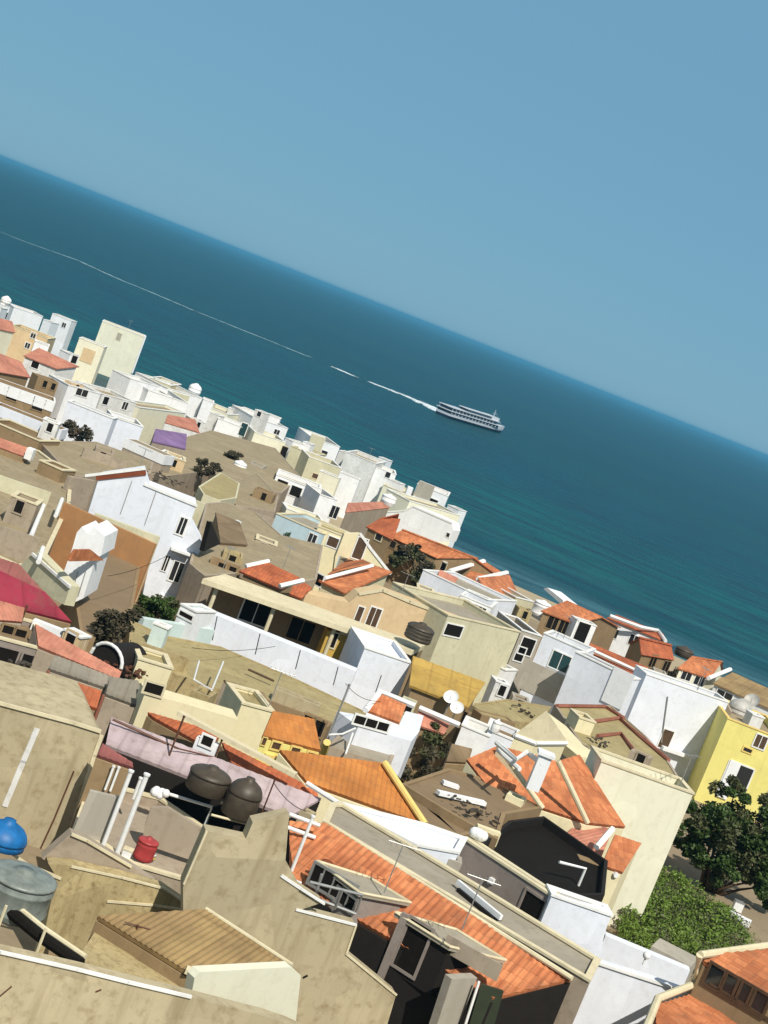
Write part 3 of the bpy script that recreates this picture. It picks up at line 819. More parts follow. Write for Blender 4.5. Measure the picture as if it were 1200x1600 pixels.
# ------------------------------------------------------------------ golden roof and yellow house
s = roofed('golden_roof_house', 'big plain golden orange roof with a yellow right edge in the centre', [[(480, 1223), (664, 1289), (601, 1193, 1.5), (437, 1172, .9)]], 4.6, cream, t_go, over=.0)
strip = [at_z(x, y, s.z0 + d * s.k) for x, y, d in ((601, 1192, 1.62), (664, 1288, .12))]
MB().tube(strip, .14, 8).build('verge', cop_y, s.o)
strip = [at_z(x, y, s.z0 + d * s.k) for x, y, d in ((480, 1224, .1), (530, 1256, .1))]
MB().tube(strip, .1, 8).build('gutter', cop_w, s.o)
s = roofed('yellow_house', 'yellow house with four small square windows under an orange roof', [[(411, 1150), (500, 1172), (490, 1124, 1.0), (427, 1112, 1.0)]], 5.4, yellow, t_go, over=.02)
for x_, y_, w_ in ((412, 1158, .2), (431, 1165, .42), (461, 1173, .44), (486, 1181, .44)): s.window(x_, y_, w_, .34, cop_y, m_wood, 0)
s.box_on('sill_band', 452, 1188, 2.2, .12, cop_y, .15)
p1 = [at_h(511, 1160, 5.2), at_h(501, 1192, 4.0)]
MB().tube(p1, .16, 8).build('corner_post', cop_y, s.o)
s = block('cream_house', 'pale cream L shaped parapet house left of the four window yellow house', front((227, 1082), (372, 1124), 5.0, 1.2), cream, None, cop_c, 0)
s.window(240, 1076, .8, .5, cop_c, m_dark, 0)
s = block('cream_house', 'pale cream cube standing at the right end of the L shaped parapet', front((378, 1100), (427, 1113), 5.3, 2.4), cream, roofo, cop_c, .1)
s = block('cream_house', 'small pale cream cube on the olive flat roof at left', front((216, 1030), (269, 1046), 4.7, 2.0), cream, roofo, cop_c, .1)
s = roofed('orange_roof_house', 'sliver of orange roof under the pale cream parapet', [[(240, 1122), (330, 1172), (345, 1146, .4), (228, 1112, .5)]], 4.2, brown, t_rd, over=0)

# ------------------------------------------------------------------ left middle
s = block('brown_house', 'brown fronted house under a thin white parapet, upper one of two at the left edge', front((-10, 594), (86, 628), 5.4, 3), brown, roofb, None, .2, cap=(white, 1.0))
s.window(20, 616, 1.1, 1.2, brown, m_dark, 0); s.window(60, 632, 1.1, 1.2, brown, m_dark, 0)
s = block('brown_house', 'dark brown house under a thin white parapet, lower one of two at the left edge', front((-10, 630), (96, 672), 5.2, 2.0), brown, roofb, None, .2, cap=(bluewhite, .9))
s = block('brown_house', 'dark brown yard house below the white parapet band at the left edge', front((-20, 655), (62, 690), 4.4, 4), brown, roofb, cop_c, .3)
s = block('white_house', 'wide bright white wall house with a stepped right end below the left seafront', front((106, 627), (177, 655), 5.8, 2), bluewhite, roofc, cop_w, .4)
s = block('white_house', 'lower right step of the wide bright white wall house', front((177, 652), (224, 668), 5.6, 4), bluewhite, roofo, cop_w, .3)
s = block('brown_house', 'low tan house with a thin white ledge running down from the stepped white house', front((197, 685), (258, 712), 4.7, 2.0), taupe, roofc, None, .1, cap=(white, .9))
s = block('white_house', 'small white gabled house wall in front of the cream annex at left', front((107, 602), (157, 616), 5.6, 4), white, roofc, cop_w, .3)
s.window(128, 613, 1.6, .9, cop_w, m_pane)
s = block('grey_house', 'pale grey house with a dark doorway left of the cream annex', front((160, 616), (213, 630), 5.1, 5), white2, roofc, cop_w, .3)
s.window(165, 626, .9, 1.0, cop_w, m_dark, 0); s.window(195, 634, .9, 1.0, cop_w, m_pane)
s = roofed('orange_roof_house', 'larger faded orange roof near the left edge below the seafront', [[(-12, 578), (45, 588), (32, 566, 1.4), (-15, 548, 1.6)]], 5.2, brown, t_pk, fine=False)
s = roofed('orange_roof_house', 'faded orange roof left of the little stair tower', [[(40, 556), (88, 575), (120, 572, .8), (62, 545, 1.2)]], 5.2, white2, t_pk, fine=False)
s.window(55, 570, 1.0, .9, cop_w, m_dark, 0)
s = roofed('orange_roof_house', 'pale orange roof at the top left corner of the town', [[(-10, 512), (22, 518), (18, 503, 1.2), (-10, 496, 1.3)]], 5.6, cream2, t_pk, fine=False)
s = block('cream_house', 'tan house with a tiny white dormer between the faded orange roofs at left', front((18, 508), (75, 530), 5.2, 6), pinkbeige, roofc, cop_c, .3)
s.window(43, 540, .8, .9, cop_w, m_pane); s.window(52, 524, .8, .9, cop_w, m_pane); s.window(66, 541, 1.2, 1.0, cop_w, m_pane)
s = block('white_hut', 'tiny white roof hut with a dark dot window near the left corner', front((55, 533), (77, 541), 6.0, 2), white, roofc, cop_w, .2, 'hut')
p = poly([(-10, 690), (60, 705), (112, 744), (108, 790), (66, 880), (30, 886), (-10, 868)], 4.6)
s = block('flat_roof_house', 'large grey brown flat roof filling the left edge above the magenta awning', p, taupe, roofc, cop_c, .05)
s = roofed('orange_roof_house', 'thin orange roof strip with a white end cap at the left edge', [[(-12, 695), (40, 714), (50, 702, .5), (-12, 680, .6)]], 4.9, brown, t_pk, fine=False, over=0)
MB().box(at_z(47, 709, at_h(-12, 695, 4.9).z + .3), V((1, 0, 0)), V((0, 1, 0)), V((0, 0, 1)), .5, .8, .8).build('end_cap', cop_w, s.o)
# brown open ground roofs
p = poly([(225, 700), (330, 672), (430, 700), (470, 745), (440, 770), (360, 760), (330, 735), (250, 745)], 3.4)
s = block('flat_roof_house', 'wide sandy flat roof in the middle distance with a round dark bush on it', p, taupe, roofc, None, .04)
p = poly([(60, 688), (150, 690), (240, 722), (235, 740), (130, 745), (110, 742)], 4.2)
s = block('flat_roof_house', 'mottled brown flat roof left of the white gabled house', p, taupe, roofc, None, .04)
p = poly([(345, 762), (400, 740), (435, 775), (430, 800), (370, 790)], 3.6)
s = block('flat_roof_house', 'pinkish brown flat roof left of the ragged white house', p, taupe, roofc, None, .04)
p = poly([(310, 760), (345, 738), (375, 755), (370, 778), (345, 782), (318, 772)], 3.9)
s = block('flat_roof_house', 'small olive flat roof right of the white gabled house', p, beige, roofo, None, .05)
s = roofed('purple_awning', 'purple fabric awning in two panels behind the wide sandy roof', [[(238, 690), (290, 702), (292, 678, .7), (243, 670, .7)]], 4.6, taupe, t_pp, fine=False, over=0, cat='awning')
s = roofed('orange_roof_house', 'faint orange roof strip behind the purple awning', [[(258, 660), (312, 676), (305, 655, .5), (262, 648, .5)]], 4.4, white2, t_pk, fine=False, over=0)
s = block('white_house', 'long creamy white strip wall left of the orange roof strip', front((218, 637), (290, 646), 4.6, 3), cream2, roofc, cop_w, .3)
s = block('white_house', 'round cornered pale grey house below the purple awning', front((250, 706), (283, 719), 4.2, 2.5), bluewhite, roofg, cop_w, .2)
# white gabled house
s = facade('white_house', 'big white gabled house with three tall windows and a red tiled top edge at left', [(153, 752), (158, 748), (226, 738), (233, 762), (307, 790), (298, 815), (316, 850), (286, 935), (222, 936), (238, 850), (137, 803)], (153, 752), (307, 807), 6.6, 3, bluewhite)
strip_on(s, 'red_coping', [(152, 746), (226, 738)], .35, t_rd, .12); strip_on(s, 'coping', [(134, 743), (226, 732)], .16, cop_w, .2)
strip_on(s, 'edge_trim', [(226, 757), (307, 790)], .16, cop_w, .1)
for q, w_, h_ in (((284, 822), .55, 1.2), ((276, 893), .75, 1.4), ((259, 880), .35, 1.1)): s.window(*q, w_, h_, cop_w, m_pane)
for a_, b_ in (((206, 752), (188, 803)), ((244, 768), (226, 820))):
    strip_on(s, 'joint', [a_, b_], .05, m_gal, .01)
s.box_on('canopy', 282, 860, 1.3, .15, cop_w, .6); s.box_on('canopy', 262, 933, 1.0, .15, cop_w, .4)
s = block('olive_wall', 'mottled olive ledge wall along the foot of the white gabled house', front((148, 802), (250, 840), 5.3, .4), beige, None, cop_c, 0, 'wall')
s = block('orange_wall', 'orange painted courtyard wall below the mottled olive ledge', front((100, 785), (242, 850), 5.2, .3), orange, None, None, 0, 'wall')
s = facade('orange_wall', 'bright orange end wall standing right of the brown courtyard', [(222, 845), (242, 848), (228, 905), (208, 955), (198, 955)], (222, 845), (242, 848), 4.9, .4, orange, 'wall')
p = poly([(112, 905), (165, 855), (222, 868), (208, 950), (150, 995), (125, 985)], 3.2)
s = block('brown_yard', 'brown floored courtyard with a white ball lamp between orange walls', p, brown, roofb, None, .03, 'courtyard')
s = facade('white_house', 'narrow white tower front with a terracotta hood left of the brown courtyard', [(120, 832), (128, 823), (138, 835), (146, 822), (164, 838), (158, 868), (150, 872), (130, 935), (108, 945), (85, 930), (100, 892), (112, 860)], (112, 880), (160, 899), 5.2, 3, white)
for a_, b_ in (((122, 893), (112, 930)), ((134, 893), (122, 932))): strip_on(s, 'joint', [a_, b_], .04, m_gal, .01)
q = [at_z(x, y, at_h(108, 878, 5.75).z + d) for x, y, d in ((106, 876, 0), (157, 873, 0), (140, 858, .6), (112, 857, .6))]
sheet('terracotta_hood', q, t_or, s.o, over=0, amp=.04)
s = facade('grey_wall', 'leaning grey slab wall with a white coping beside the narrow white tower', [(45, 870), (58, 862), (110, 915), (100, 945), (82, 935), (30, 885)], (45, 870), (108, 915), 4.6, .6, beige, 'wall')
strip_on(s, 'coping', [(52, 866), (110, 917)], .14, cop_w, .15)
for a_, b_, i in (((68, 790), (49, 836), 1), ((97, 780), (87, 806), 2), ((67, 856), (60, 878), 3)):
    z = at_h(a_[0], a_[1], 5.1)
    tag(MB().tube([z, at_z(b_[0], b_[1], z.z - .1)], .13, 8).build('roof_ridge', cop_w, None, origin=z), ['', 'longest white ridge bar lying on the large grey brown roof', 'short fat white ridge bar next to the orange wall', 'lowest white ridge bar near the grey slab wall'][i], 'ridge bar', 'white ridge bars')
# magenta awning and pink sheets
s = roofed('magenta_awning', 'magenta fabric awning sloping down at the left edge', [[(-15, 940), (112, 972), (70, 925, .8), (-15, 885, 1.0)]], 4.6, brown, t_mg, over=0, amp=.012, pitch=.7, row=0, cat='awning')
s = roofed('sheet_roof', 'dark pink sheet roof behind the magenta awning', [[(-15, 900), (72, 930), (30, 882, .6), (-15, 868, .6)]], 5.0, taupe, t_dp, over=0, amp=.02, row=0, cat='roof')
s = roofed('sheet_roof', 'long dusty pink sheet roof strip below the magenta awning', [[(60, 1010), (185, 1062), (190, 1050, .3), (55, 975, .6)]], 4.3, taupe, t_pk, over=0, amp=.02, row=0, cat='roof')
s = roofed('sheet_roof', 'pale pink sheet roof at the left edge under the magenta awning', [[(-15, 968), (34, 972), (38, 950, .4), (-15, 935, .5)]], 4.4, taupe, t_pk, over=0, amp=.02, row=0, cat='roof')
s = block('brown_house', 'brown shadowed yard house with dark openings at the left edge', front((-15, 995), (80, 1020), 4.1, 4), mauvegrey, roofb, cop_c, .2)
for q in ((10, 1030), (45, 1040), (70, 1048)): s.window(*q, 1.1, 1.0, mauvegrey, m_dark, 0)
s = block('white_wall', 'row of short white wall pieces above the dusty pink sheet roof', front((52, 968), (135, 1000), 4.5, .4), white, None, cop_w, 0, 'wall')
s = roofed('sheet_roof', 'grey sheet roof between the pink strip and the orange box', [[(75, 1045), (165, 1075), (175, 1058, .3), (86, 1024, .4)]], 4.1, taupe, t_gr, over=0, row=0, cat='roof')
s = roofed('sheet_roof', 'plain grey sheet roof left of the pale cream parapet', [[(165, 1085), (228, 1108), (216, 1064, .6), (172, 1058, .6)]], 4.2, taupe, t_gr, over=0, row=0, cat='roof')
s = roofed('orange_shed', 'shed with an orange roof on thin pink posts at left', [[(86, 1085), (150, 1107), (158, 1080, .7), (97, 1060, .7)]], 4.4, brown, t_rd, over=.02, cat='shed')
for x, y in ((76, 1048), (162, 1086)):
    q = at_h(x, y, 4.8)
    MB().tube([q, V((q.x, q.y, ground_z(q.x, q.y)))], .07, 8).build('post', t_pk, s.o)
s = block('grey_house', 'grey strip roof house above the tall tan wall at the left edge', poly([(-15, 1085), (62, 1108), (56, 1066), (-15, 1050)], 4.2), taupe, roofc, cop_c, .06)
# lavender roof
s = roofed('lavender_roof_house', 'long lavender pink metal roof across the left centre', [[(165, 1164), (452, 1276), (502, 1248, .5), (174, 1121, .6)]], 3.7, dkshade, t_lv, over=.0, amp=.02, pitch=.4, row=0)  # walls near-black: the dark band under the eave is coloured in
strip = [at_z(x, y, s.z0 + d * s.k) for x, y, d in ((176, 1124, .62), (296, 1178, .35), (345, 1205, .3))]
MB().tube(strip, .05, 6).build('lap_joint', m_rust, s.o)
s = roofed('red_strip_roof', 'narrow red tiled strip above the lavender metal roof', [[(362, 1193), (498, 1250), (495, 1235, .4), (347, 1160, .4)]], 4.2, brown, t_rd, over=0, cat='roof')
s = roofed('maroon_awning', 'maroon sheet awning over the white pipe yard', [[(152, 1180), (208, 1200), (207, 1192, .3), (160, 1162, .5)]], 4.3, brown, t_dp, over=0, row=0, cat='awning')
# ================================================================== near field, left
s = facade('tan_house', 'big bare tan concrete wall with a pale water stain at the left edge', [(-30, 1090), (0, 1098), (115, 1128), (152, 1138), (160, 1150), (150, 1172), (106, 1316), (80, 1345), (-30, 1345)], (0, 1098), (152, 1138), 4.7, 5, tan2)
strip_on(s, 'coping', [(-20, 1093), (115, 1129), (156, 1142)], .12, cop_c, .1)
strip_on(s, 'edge_trim', [(158, 1150), (147, 1180), (105, 1316)], .14, cop_c, .08)
strip_on(s, 'drain_pipe', [(115, 1205), (84, 1280), (62, 1328)], .05, m_rust, .06)
strip_on(s, 'pale_stain', [(57, 1140), (36, 1190), (8, 1258)], .2, white2, .006)
# white pipe yard
p = poly([(112, 1304), (160, 1322), (205, 1352), (290, 1377), (340, 1310), (250, 1248), (180, 1230), (135, 1240)], 2.4)
s = block('yard', 'taupe floored roof yard with two tall white pipes below the lavender roof', p, taupe, taupe, cop_c, .35, 'courtyard', thick=.16)
zc = p[0].z
wy = facade('grey_wall', 'smooth taupe wall lit by the sun at the right end of the white pipe yard', [(236, 1262), (262, 1262), (321, 1299), (304, 1346), (222, 1318), (226, 1290)], (222, 1316), (304, 1344), 2.4, .2, taupe, 'wall')
wy2 = facade('grey_wall', 'grey back wall behind the left white pipe of the yard', [(140, 1236), (187, 1247), (165, 1322), (112, 1304)], (112, 1304), (165, 1322), 2.4, .2, grey, 'wall')
def upright(name, label, cat, top, bot, h, r, mat, group=None, cap=None):
    b = at_h(bot[0], bot[1], h)
    t = on_plane(top[0], top[1], b, V((0, -1, 0)))
    t.x = b.x; t.y = b.y
    s = thing(name, label, cat, b, group)
    MB().tube([b, t], r, 10).build('shaft', mat, s)
    m = MB().tube([t - V((0, 0, .02)), t + V((0, 0, .04))], r * 1.35, 10).build('cap', cap or mat, s)
    return s, b, t
upright('white_pipe', 'left one of the two tall white pipes standing in the roof yard', 'pipe', (207, 1206), (161, 1321), 2.5, .075, m_pipe)
upright('white_pipe', 'right one of the two tall white pipes, beside the red container', 'pipe', (233, 1212), (183, 1333), 2.5, .085, m_pipe)
upright('white_pipe', 'thinner white pipe pair member nearest the maroon awning, left', 'pipe', (178, 1198), (164, 1234), 3.3, .045, m_pipe)
upright('white_pipe', 'thinner white pipe nearest the maroon awning, right', 'pipe', (187, 1200), (172, 1236), 3.3, .045, m_pipe)
upright('white_pipe', 'short white pipe with stained foot behind the right tall pipe', 'pipe', (219, 1216), (208, 1248), 3.1, .06, m_pipe)
upright('white_pipe', 'short slim white pipe leaning on the taupe wall above the red container', 'pipe', (240, 1280), (230, 1308), 2.6, .03, m_pipe)
# things on the yard floor
def tank(name, label, base, h, r, ht, mat, lid=None, dome=.28, group=None, cat='water tank', seg=28, ribs=3):
    b = at_h(base[0], base[1], h)
    s = thing(name, label, cat, b, group)
    prof = [(r * .93, 0), (r, .06 * ht)]
    for i in range(ribs):
        z = ht * (.2 + .6 * i / max(1, ribs - 1)) if ribs > 1 else ht * .5
        prof += [(r, z - .05), (r * 1.025, z - .02), (r * 1.025, z + .02), (r, z + .05)]
    prof += [(r, ht * .93), (r * .97, ht)]
    MB().lathe(b, prof, seg).build('body', mat, s, True)
    pr = [(r * 1.03, ht - .02), (r * 1.03, ht + .04)] + [(r * math.cos(k * .35), ht + .04 + dome * r * math.sin(k * .35)) for k in range(1, 4)] + [(r * .28, ht + .05 + dome * r), (r * .26, ht + .12 + dome * r)]
    MB().lathe(b, pr, seg).build('lid', lid or mat, s, True)
    return s
tank('red_container', 'red plastic container standing on the roof yard floor', (222, 1342), 2.5, .34, .62, m_red, None, .15, cat='container', ribs=2)
b = at_h(233, 1345, 2.5)
s = thing('white_bucket', 'small white bucket with a yellow band beside the red container', 'bucket', b)
MB().lathe(b, [(.13, 0), (.17, .25), (.18, .26)], 16).build('body', m_wht, s, True)
MB().lathe(b + V((0, 0, .1)), [(.158, 0), (.168, .06)], 16).build('band', m_yel, s, True)
b = at_h(197, 1338, 2.5)
s = thing('white_box', 'little white box at the foot of the right tall white pipe', 'box', b)
MB().box(b + V((0, 0, .12)), V((1, 0, 0)), V((0, 1, 0)), V((0, 0, 1)), .3, .3, .24).build('body', m_wht, s)
MB().box(b + V((0, 0, .26)), V((1, 0, 0)), V((0, 1, 0)), V((0, 0, 1)), .33, .33, .04).build('lid', cop_c, s)
b = at_h(250, 1238, 3.4)
s = thing('white_bundle', 'lumpy white bundle hanging at the left end of the white railing', 'bundle', b)
m = MB()
for i in range(9):
    c = b + V((random.uniform(-.22, .22), random.uniform(-.05, .05), random.uniform(-.1, .08))); r = random.uniform(.14, .2)
    m.lathe(c - V((0, 0, r)), [(r * math.sin(k * .5236), r - r * math.cos(k * .5236)) for k in range(7)], 10)
m.build('cloth', m_wht, s, True)
# railings
h1 = 3.3
a, b_, c_ = at_h(262, 1240, h1), at_h(331, 1261, h1), at_h(319, 1293, 2.6)
c_ = V((b_.x, b_.y, b_.z - .85))
rail('white_railing', 'white pipe railing on the shadowed edge of the roof yard', 'railing', [a, b_, c_], .06, m_pipe)
a, b_ = at_h(345, 1254, 3.6), at_h(397, 1270, 3.6)
rail('white_railing', 'upper pale rail across the front of the rounded brown tank', 'railing', [a, b_, b_ - V((0, 0, 1.3))], .05, cop_c)
a, b_ = at_h(330, 1273, 3.5), at_h(388, 1288, 3.5)
rail('white_railing', 'lower pale rail under the rounded brown tank', 'railing', [a, b_], .045, cop_c)
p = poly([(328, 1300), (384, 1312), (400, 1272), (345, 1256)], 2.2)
block('tank_niche', 'niche painted shadow black below the two brown water tanks', p, dkshade, m_dark, None, .3, 'niche', thick=.1)  # near-black block, the dark space under the tanks put into colour
# brown water tanks
tank('water_tank', 'left brown water tank, wide and flat, on the lavender roof', (320, 1236), 3.9, .76, .62, m_tbr, None, .3, ribs=0)
tank('water_tank', 'rounded brown water tank with a white highlight behind the pale rails', (370, 1274), 3.6, .62, .85, m_tbr, None, .8, ribs=0)
# mottled tan gable wall
s = facade('tan_house', 'broad mottled tan gable wall with pale copings in the left foreground', [(288, 1620), (286, 1382), (322, 1298), (352, 1304), (384, 1311), (395, 1285), (452, 1272), (446, 1345), (470, 1388), (504, 1410), (466, 1423), (556, 1446), (541, 1490), (619, 1554), (598, 1625)], (466, 1423), (556, 1446), 4.6, .5, tan2)
strip_on(s, 'coping', [(463, 1421), (556, 1445)], .07, cop_w, .03); strip_on(s, 'coping', [(440, 1368), (470, 1388)], .09, cop_w, .03)
strip_on(s, 'coping', [(470, 1388), (506, 1411)], .06, cop_w, .12)
strip_on(s, 'edge_trim', [(556, 1446), (541, 1490), (619, 1554)], .06, cop_c, .03); strip_on(s, 'edge_trim', [(322, 1299), (287, 1380)], .06, cop_c, .08)
strip_on(s, 'drain_mark', [(474, 1527), (480, 1524)], .05, m_dark, .01)
# sunken grey corner and the tan block
s = facade('grey_wall', 'grey brown sunken corner wall left of the white pipe yard', [(66, 1342), (112, 1302), (136, 1312), (166, 1330), (204, 1352), (250, 1384), (185, 1372), (110, 1355), (76, 1346)], (110, 1355), (240, 1384), 3.2, .4, taupe, 'wall')
strip_on(s, 'coping', [(112, 1303), (136, 1313), (204, 1353)], .07, cop_c, .1)
s = facade('tan_house', 'streaky tan wall block with a sloped ledge in the left foreground', [(76, 1350), (108, 1352), (190, 1370), (256, 1388), (297, 1416), (330, 1430), (330, 1620), (20, 1620), (70, 1455), (88, 1370)], (110, 1355), (256, 1388), 3.4, .5, tan, zb=0)
strip_on(s, 'coping', [(112, 1354), (190, 1371), (256, 1388), (298, 1417)], .06, cop_c, .03)
strip_on(s, 'ledge', [(168, 1408), (240, 1414), (324, 1426)], .07, cop_c, .03)
strip_on(s, 'coping', [(2, 1322), (42, 1350), (94, 1372)], .08, cop_c, .04)
# shed with corrugated tan roof
s = roofed('tan_shed', 'tan corrugated shed roof with a ragged dark left eave in the left foreground', [[(152, 1432), (300, 1524), (456, 1509, .5), (322, 1421, .5)]], 4.0, brown, t_tn, over=.0, amp=.03, pitch=.18, row=0)
s2 = facade('cream_wall', 'peeling cream front wall under the tan corrugated shed roof', [(304, 1528), (312, 1519), (456, 1511), (470, 1524), (462, 1600), (440, 1640), (280, 1640), (298, 1560)], (308, 1526), (458, 1518), 4.7, .3, cream2, 'wall')
z0 = at_h(152, 1432, 4.0).z
MB().tube([at_z(322, 1420, z0 + .55), at_z(457, 1508, z0 + .55)], .06, 8).build('ridge_cap', cop_c, s.o)
MB().box(at_z(299, 1518, z0 + .06), V((1, 0, 0)), V((0, 1, 0)), V((0, 0, 1)), .3, .3, .12).build('end_block', cop_c, s.o)
# yard floor between shed and the foreground wall
p = poly([(112, 1512), (148, 1456), (222, 1497), (300, 1546), (300, 1562)], 3.5)
block('yard', 'tan floored yard strip between the shed and the foreground wall', p, tan, tan, None, .02, 'courtyard')
# foreground wall
s = facade('tan_house', 'nearest tan stained wall with a pale coping along the bottom left', [(-60, 1473), (0, 1487), (120, 1514), (298, 1558), (414, 1588), (450, 1600), (620, 1680), (620, 1900), (-60, 1900)], (0, 1487), (298, 1558), 4.6, .4, tan2)
strip_on(s, 'coping', [(-60, 1473), (0, 1487), (120, 1514), (200, 1534), (298, 1557)], .07, cop_w, .05)
for a_, b_ in (((0, 1556), (18, 1541)), ((150, 1549), (158, 1546))): strip_on(s, 'crack', [a_, b_], .025, m_rust, .004)
# dark beams at the left edge
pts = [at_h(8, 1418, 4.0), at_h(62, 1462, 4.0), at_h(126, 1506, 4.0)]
s = House('shadow_beam', 'black beam put in for shadow with pale rim slanting at the left edge', 'gutter', pts[0])
MB().tube(pts, .16, 8).build('gutter', m_dark, s.o)  # black tube put in for the shadow between the tan beams
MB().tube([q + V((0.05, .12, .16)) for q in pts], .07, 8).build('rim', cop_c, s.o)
for q in ((10, 1415, 6, 1440), (72, 1450, 62, 1486)):
    t = at_h(q[0], q[1], 4.4); MB().tube([t, V((t.x, t.y, t.z - .7))], .04, 6).build('bracket', cop_c, s.o)
p = poly([(75, 1500), (124, 1508), (126, 1500), (78, 1462)], 3.3)
block('yard', 'brown triangular slot under the slanting shadow beam', p, brown, roofb, None, .02, 'yard')
# tanks at the left edge
tank('water_tank', 'blue domed water tank at the left edge below the tan wall', (2, 1320), 3.6, .66, .22, m_blue, None, .7, ribs=0)
tank('water_tank', 'large grey green water tank with a shiny ribbed rim at the left edge', (16, 1425), 3.7, .88, 1.0, m_tank, None, .12, ribs=2)
tank('water_tank', 'white dome tank on the back of a white seafront house', (302, 616), 5.7, .95, .9, m_wht, None, .7, seg=18, ribs=1)
tank('water_tank', 'pale dome tank above the house in the far left corner', (8, 474), 7.4, .8, .5, m_wht, None, .7, seg=18, ribs=1)
tank('water_tank', 'fat white barrel tank left of the orange beach house', (841, 962), 3.2, .85, 1.3, m_wht, None, .25, seg=20, ribs=2)
tank('water_tank', 'dark round tank with a pale rim on top of the pinkish beige house', (651, 1000), 5.6, .85, .75, m_tbr, None, .3, seg=22)
tank('water_tank', 'little white tank left of the white pillar hut by the olive roof', (772, 1143), 4.1, .25, .5, m_wht, None, .5, seg=16, ribs=1)
tank('water_tank', 'pale barrel tank on the flat grey roof behind the yellow house', (1152, 1118), 6.0, .9, .55, m_dish, None, .75, seg=22, ribs=1)
tank('water_tank', 'dark weathered round tank on the sand by the red-orange beach house', (1066, 1026), 4.3, .95, .7, m_tbr, None, .3, seg=20, ribs=0)
tank('water_tank', 'white round tank on the cream terrace ledge by the sand coloured slope', (604, 789), 5.0, .9, 1.0, m_wht, None, .3, seg=16, ribs=1)
tank('water_tank', 'small white tank next to the round dark bush on the sandy roof', (373, 733), 3.6, .75, .6, m_wht, None, .4, seg=16, ribs=1)
# dishes
def dish(label, px, h, r, mat, yaw=.4):
    b = at_h(px[0], px[1], h); s = thing('satellite_dish', label, 'satellite dish', b)
    ax = V((math.sin(yaw) * .7, -.7 * math.cos(yaw), .6)).normalized(); c = b + V((0, 0, .5 + r * .6))
    prof = [(r * k / 6, .32 * r * (k / 6) ** 2) for k in range(1, 7)] + [(r * 1.01, .34 * r), (r * .98, .30 * r), (r * .5, .05 * r), (.02, -.04)]
    MB().lathe(c, prof, 24, ax).build('reflector', mat, s, True)
    MB().tube([b - V((0, 0, .3)), c], .035, 8).build('mast', m_gal, s)
    MB().tube([c - V((0, 0, r * .8)), c + ax * r * .9], .015, 6).build('feed_arm', m_gal, s)
    return s
dish('upper left of two white satellite dishes under the ochre awning', (697, 1110), 3.9, .42, m_wht, -.3)
dish('lower right of two white satellite dishes under the ochre awning', (706, 1126), 3.8, .38, m_wht, -.2)
dish('big weathered grey satellite dish on the roof behind the yellow house', (1168, 1112), 6.1, .6, m_dish, -.5)
s = block('white_box', 'pale cabinet box standing right of the grey dish behind the yellow house', front((1176, 1117), (1194, 1123), 6.9, 1), white2, roofg, cop_w, .05, 'box')

# ================================================================== near field, centre: long orange roof with dormers
z0 = at_h(455, 1378, 3.6).z
s = roofed('dormer_house', 'long orange roofed house with two dark dormers in the centre foreground', [[(452, 1376), (770, 1561), (894, 1530, 1.5), (510, 1287), (452, 1284)]], 3.6, dkshade, t_or, over=0, amp=.04, pitch=.24)  # walls near-black, shade below the eave put into their colour
def flatroof(pix, top, wall, side=None, th=.12):
    p = ring_ccw([at_z(x, y, z0 + top) for x, y in pix])
    MB().prism(p, [q - V((0, 0, th)) for q in p]).build('dormer_roof', roofg, s.o)
    m = MB(); q = offset(p, .12)
    m.prism([w - V((0, 0, th)) for w in q], [V((w.x, w.y, z0 - .9)) for w in q]).build('dormer_wall', wall, s.o)
    n = len(q)
    for i in range(n): s.faces.append((q[i], q[(i + 1) % n], z0 - 1))
    MB().tube([w + V((0, 0, .02)) for w in p] + [p[0] + V((0, 0, .02))], .05, 6).build('dormer_coping', cop_c, s.o)
flatroof([(495, 1346), (562, 1396), (641, 1411), (577, 1372)], .95, mauvegrey)
s.window(520, 1382, 1.7, .75, m_gal, m_dark, 3); s.window(536, 1403, 1.2, .5, m_gal, m_dark, 2, name='window')
flatroof([(617, 1426), (703, 1480), (790, 1501), (712, 1453)], .85, dkshade)  # dormer front coloured near-black for its shaded side
s.box_on('side_wall', 738, 1496, 2.0, .55, taupe, .05)
s.window(645, 1480, .9, 1.7, mauvegrey, m_dark, 0, name='window'); s.box_on('pillar', 614, 1480, .25, 2.4, mauvegrey, .1)
for x, y in ((557, 1352), (510, 1352), (456, 1336)):
    b = at_z(x, y, z0 + (.75 if x > 530 else .65 if x > 500 else .3))
    MB().lathe(b - V((0, 0, .2)), [(.22, 0), (.24, .25), (.20, .34), (.1, .38)], 14).build('roof_vent', t_rd, s.o, True)
MB().tube([at_z(510, 1286, ZR + .1), at_z(894, 1529, ZR + .1)], .09, 8).build('ridge_cap', cop_c, s.o)
pp = [at_z(595, 1466, z0 - .05), at_z(600, 1500, z0 - 1)]
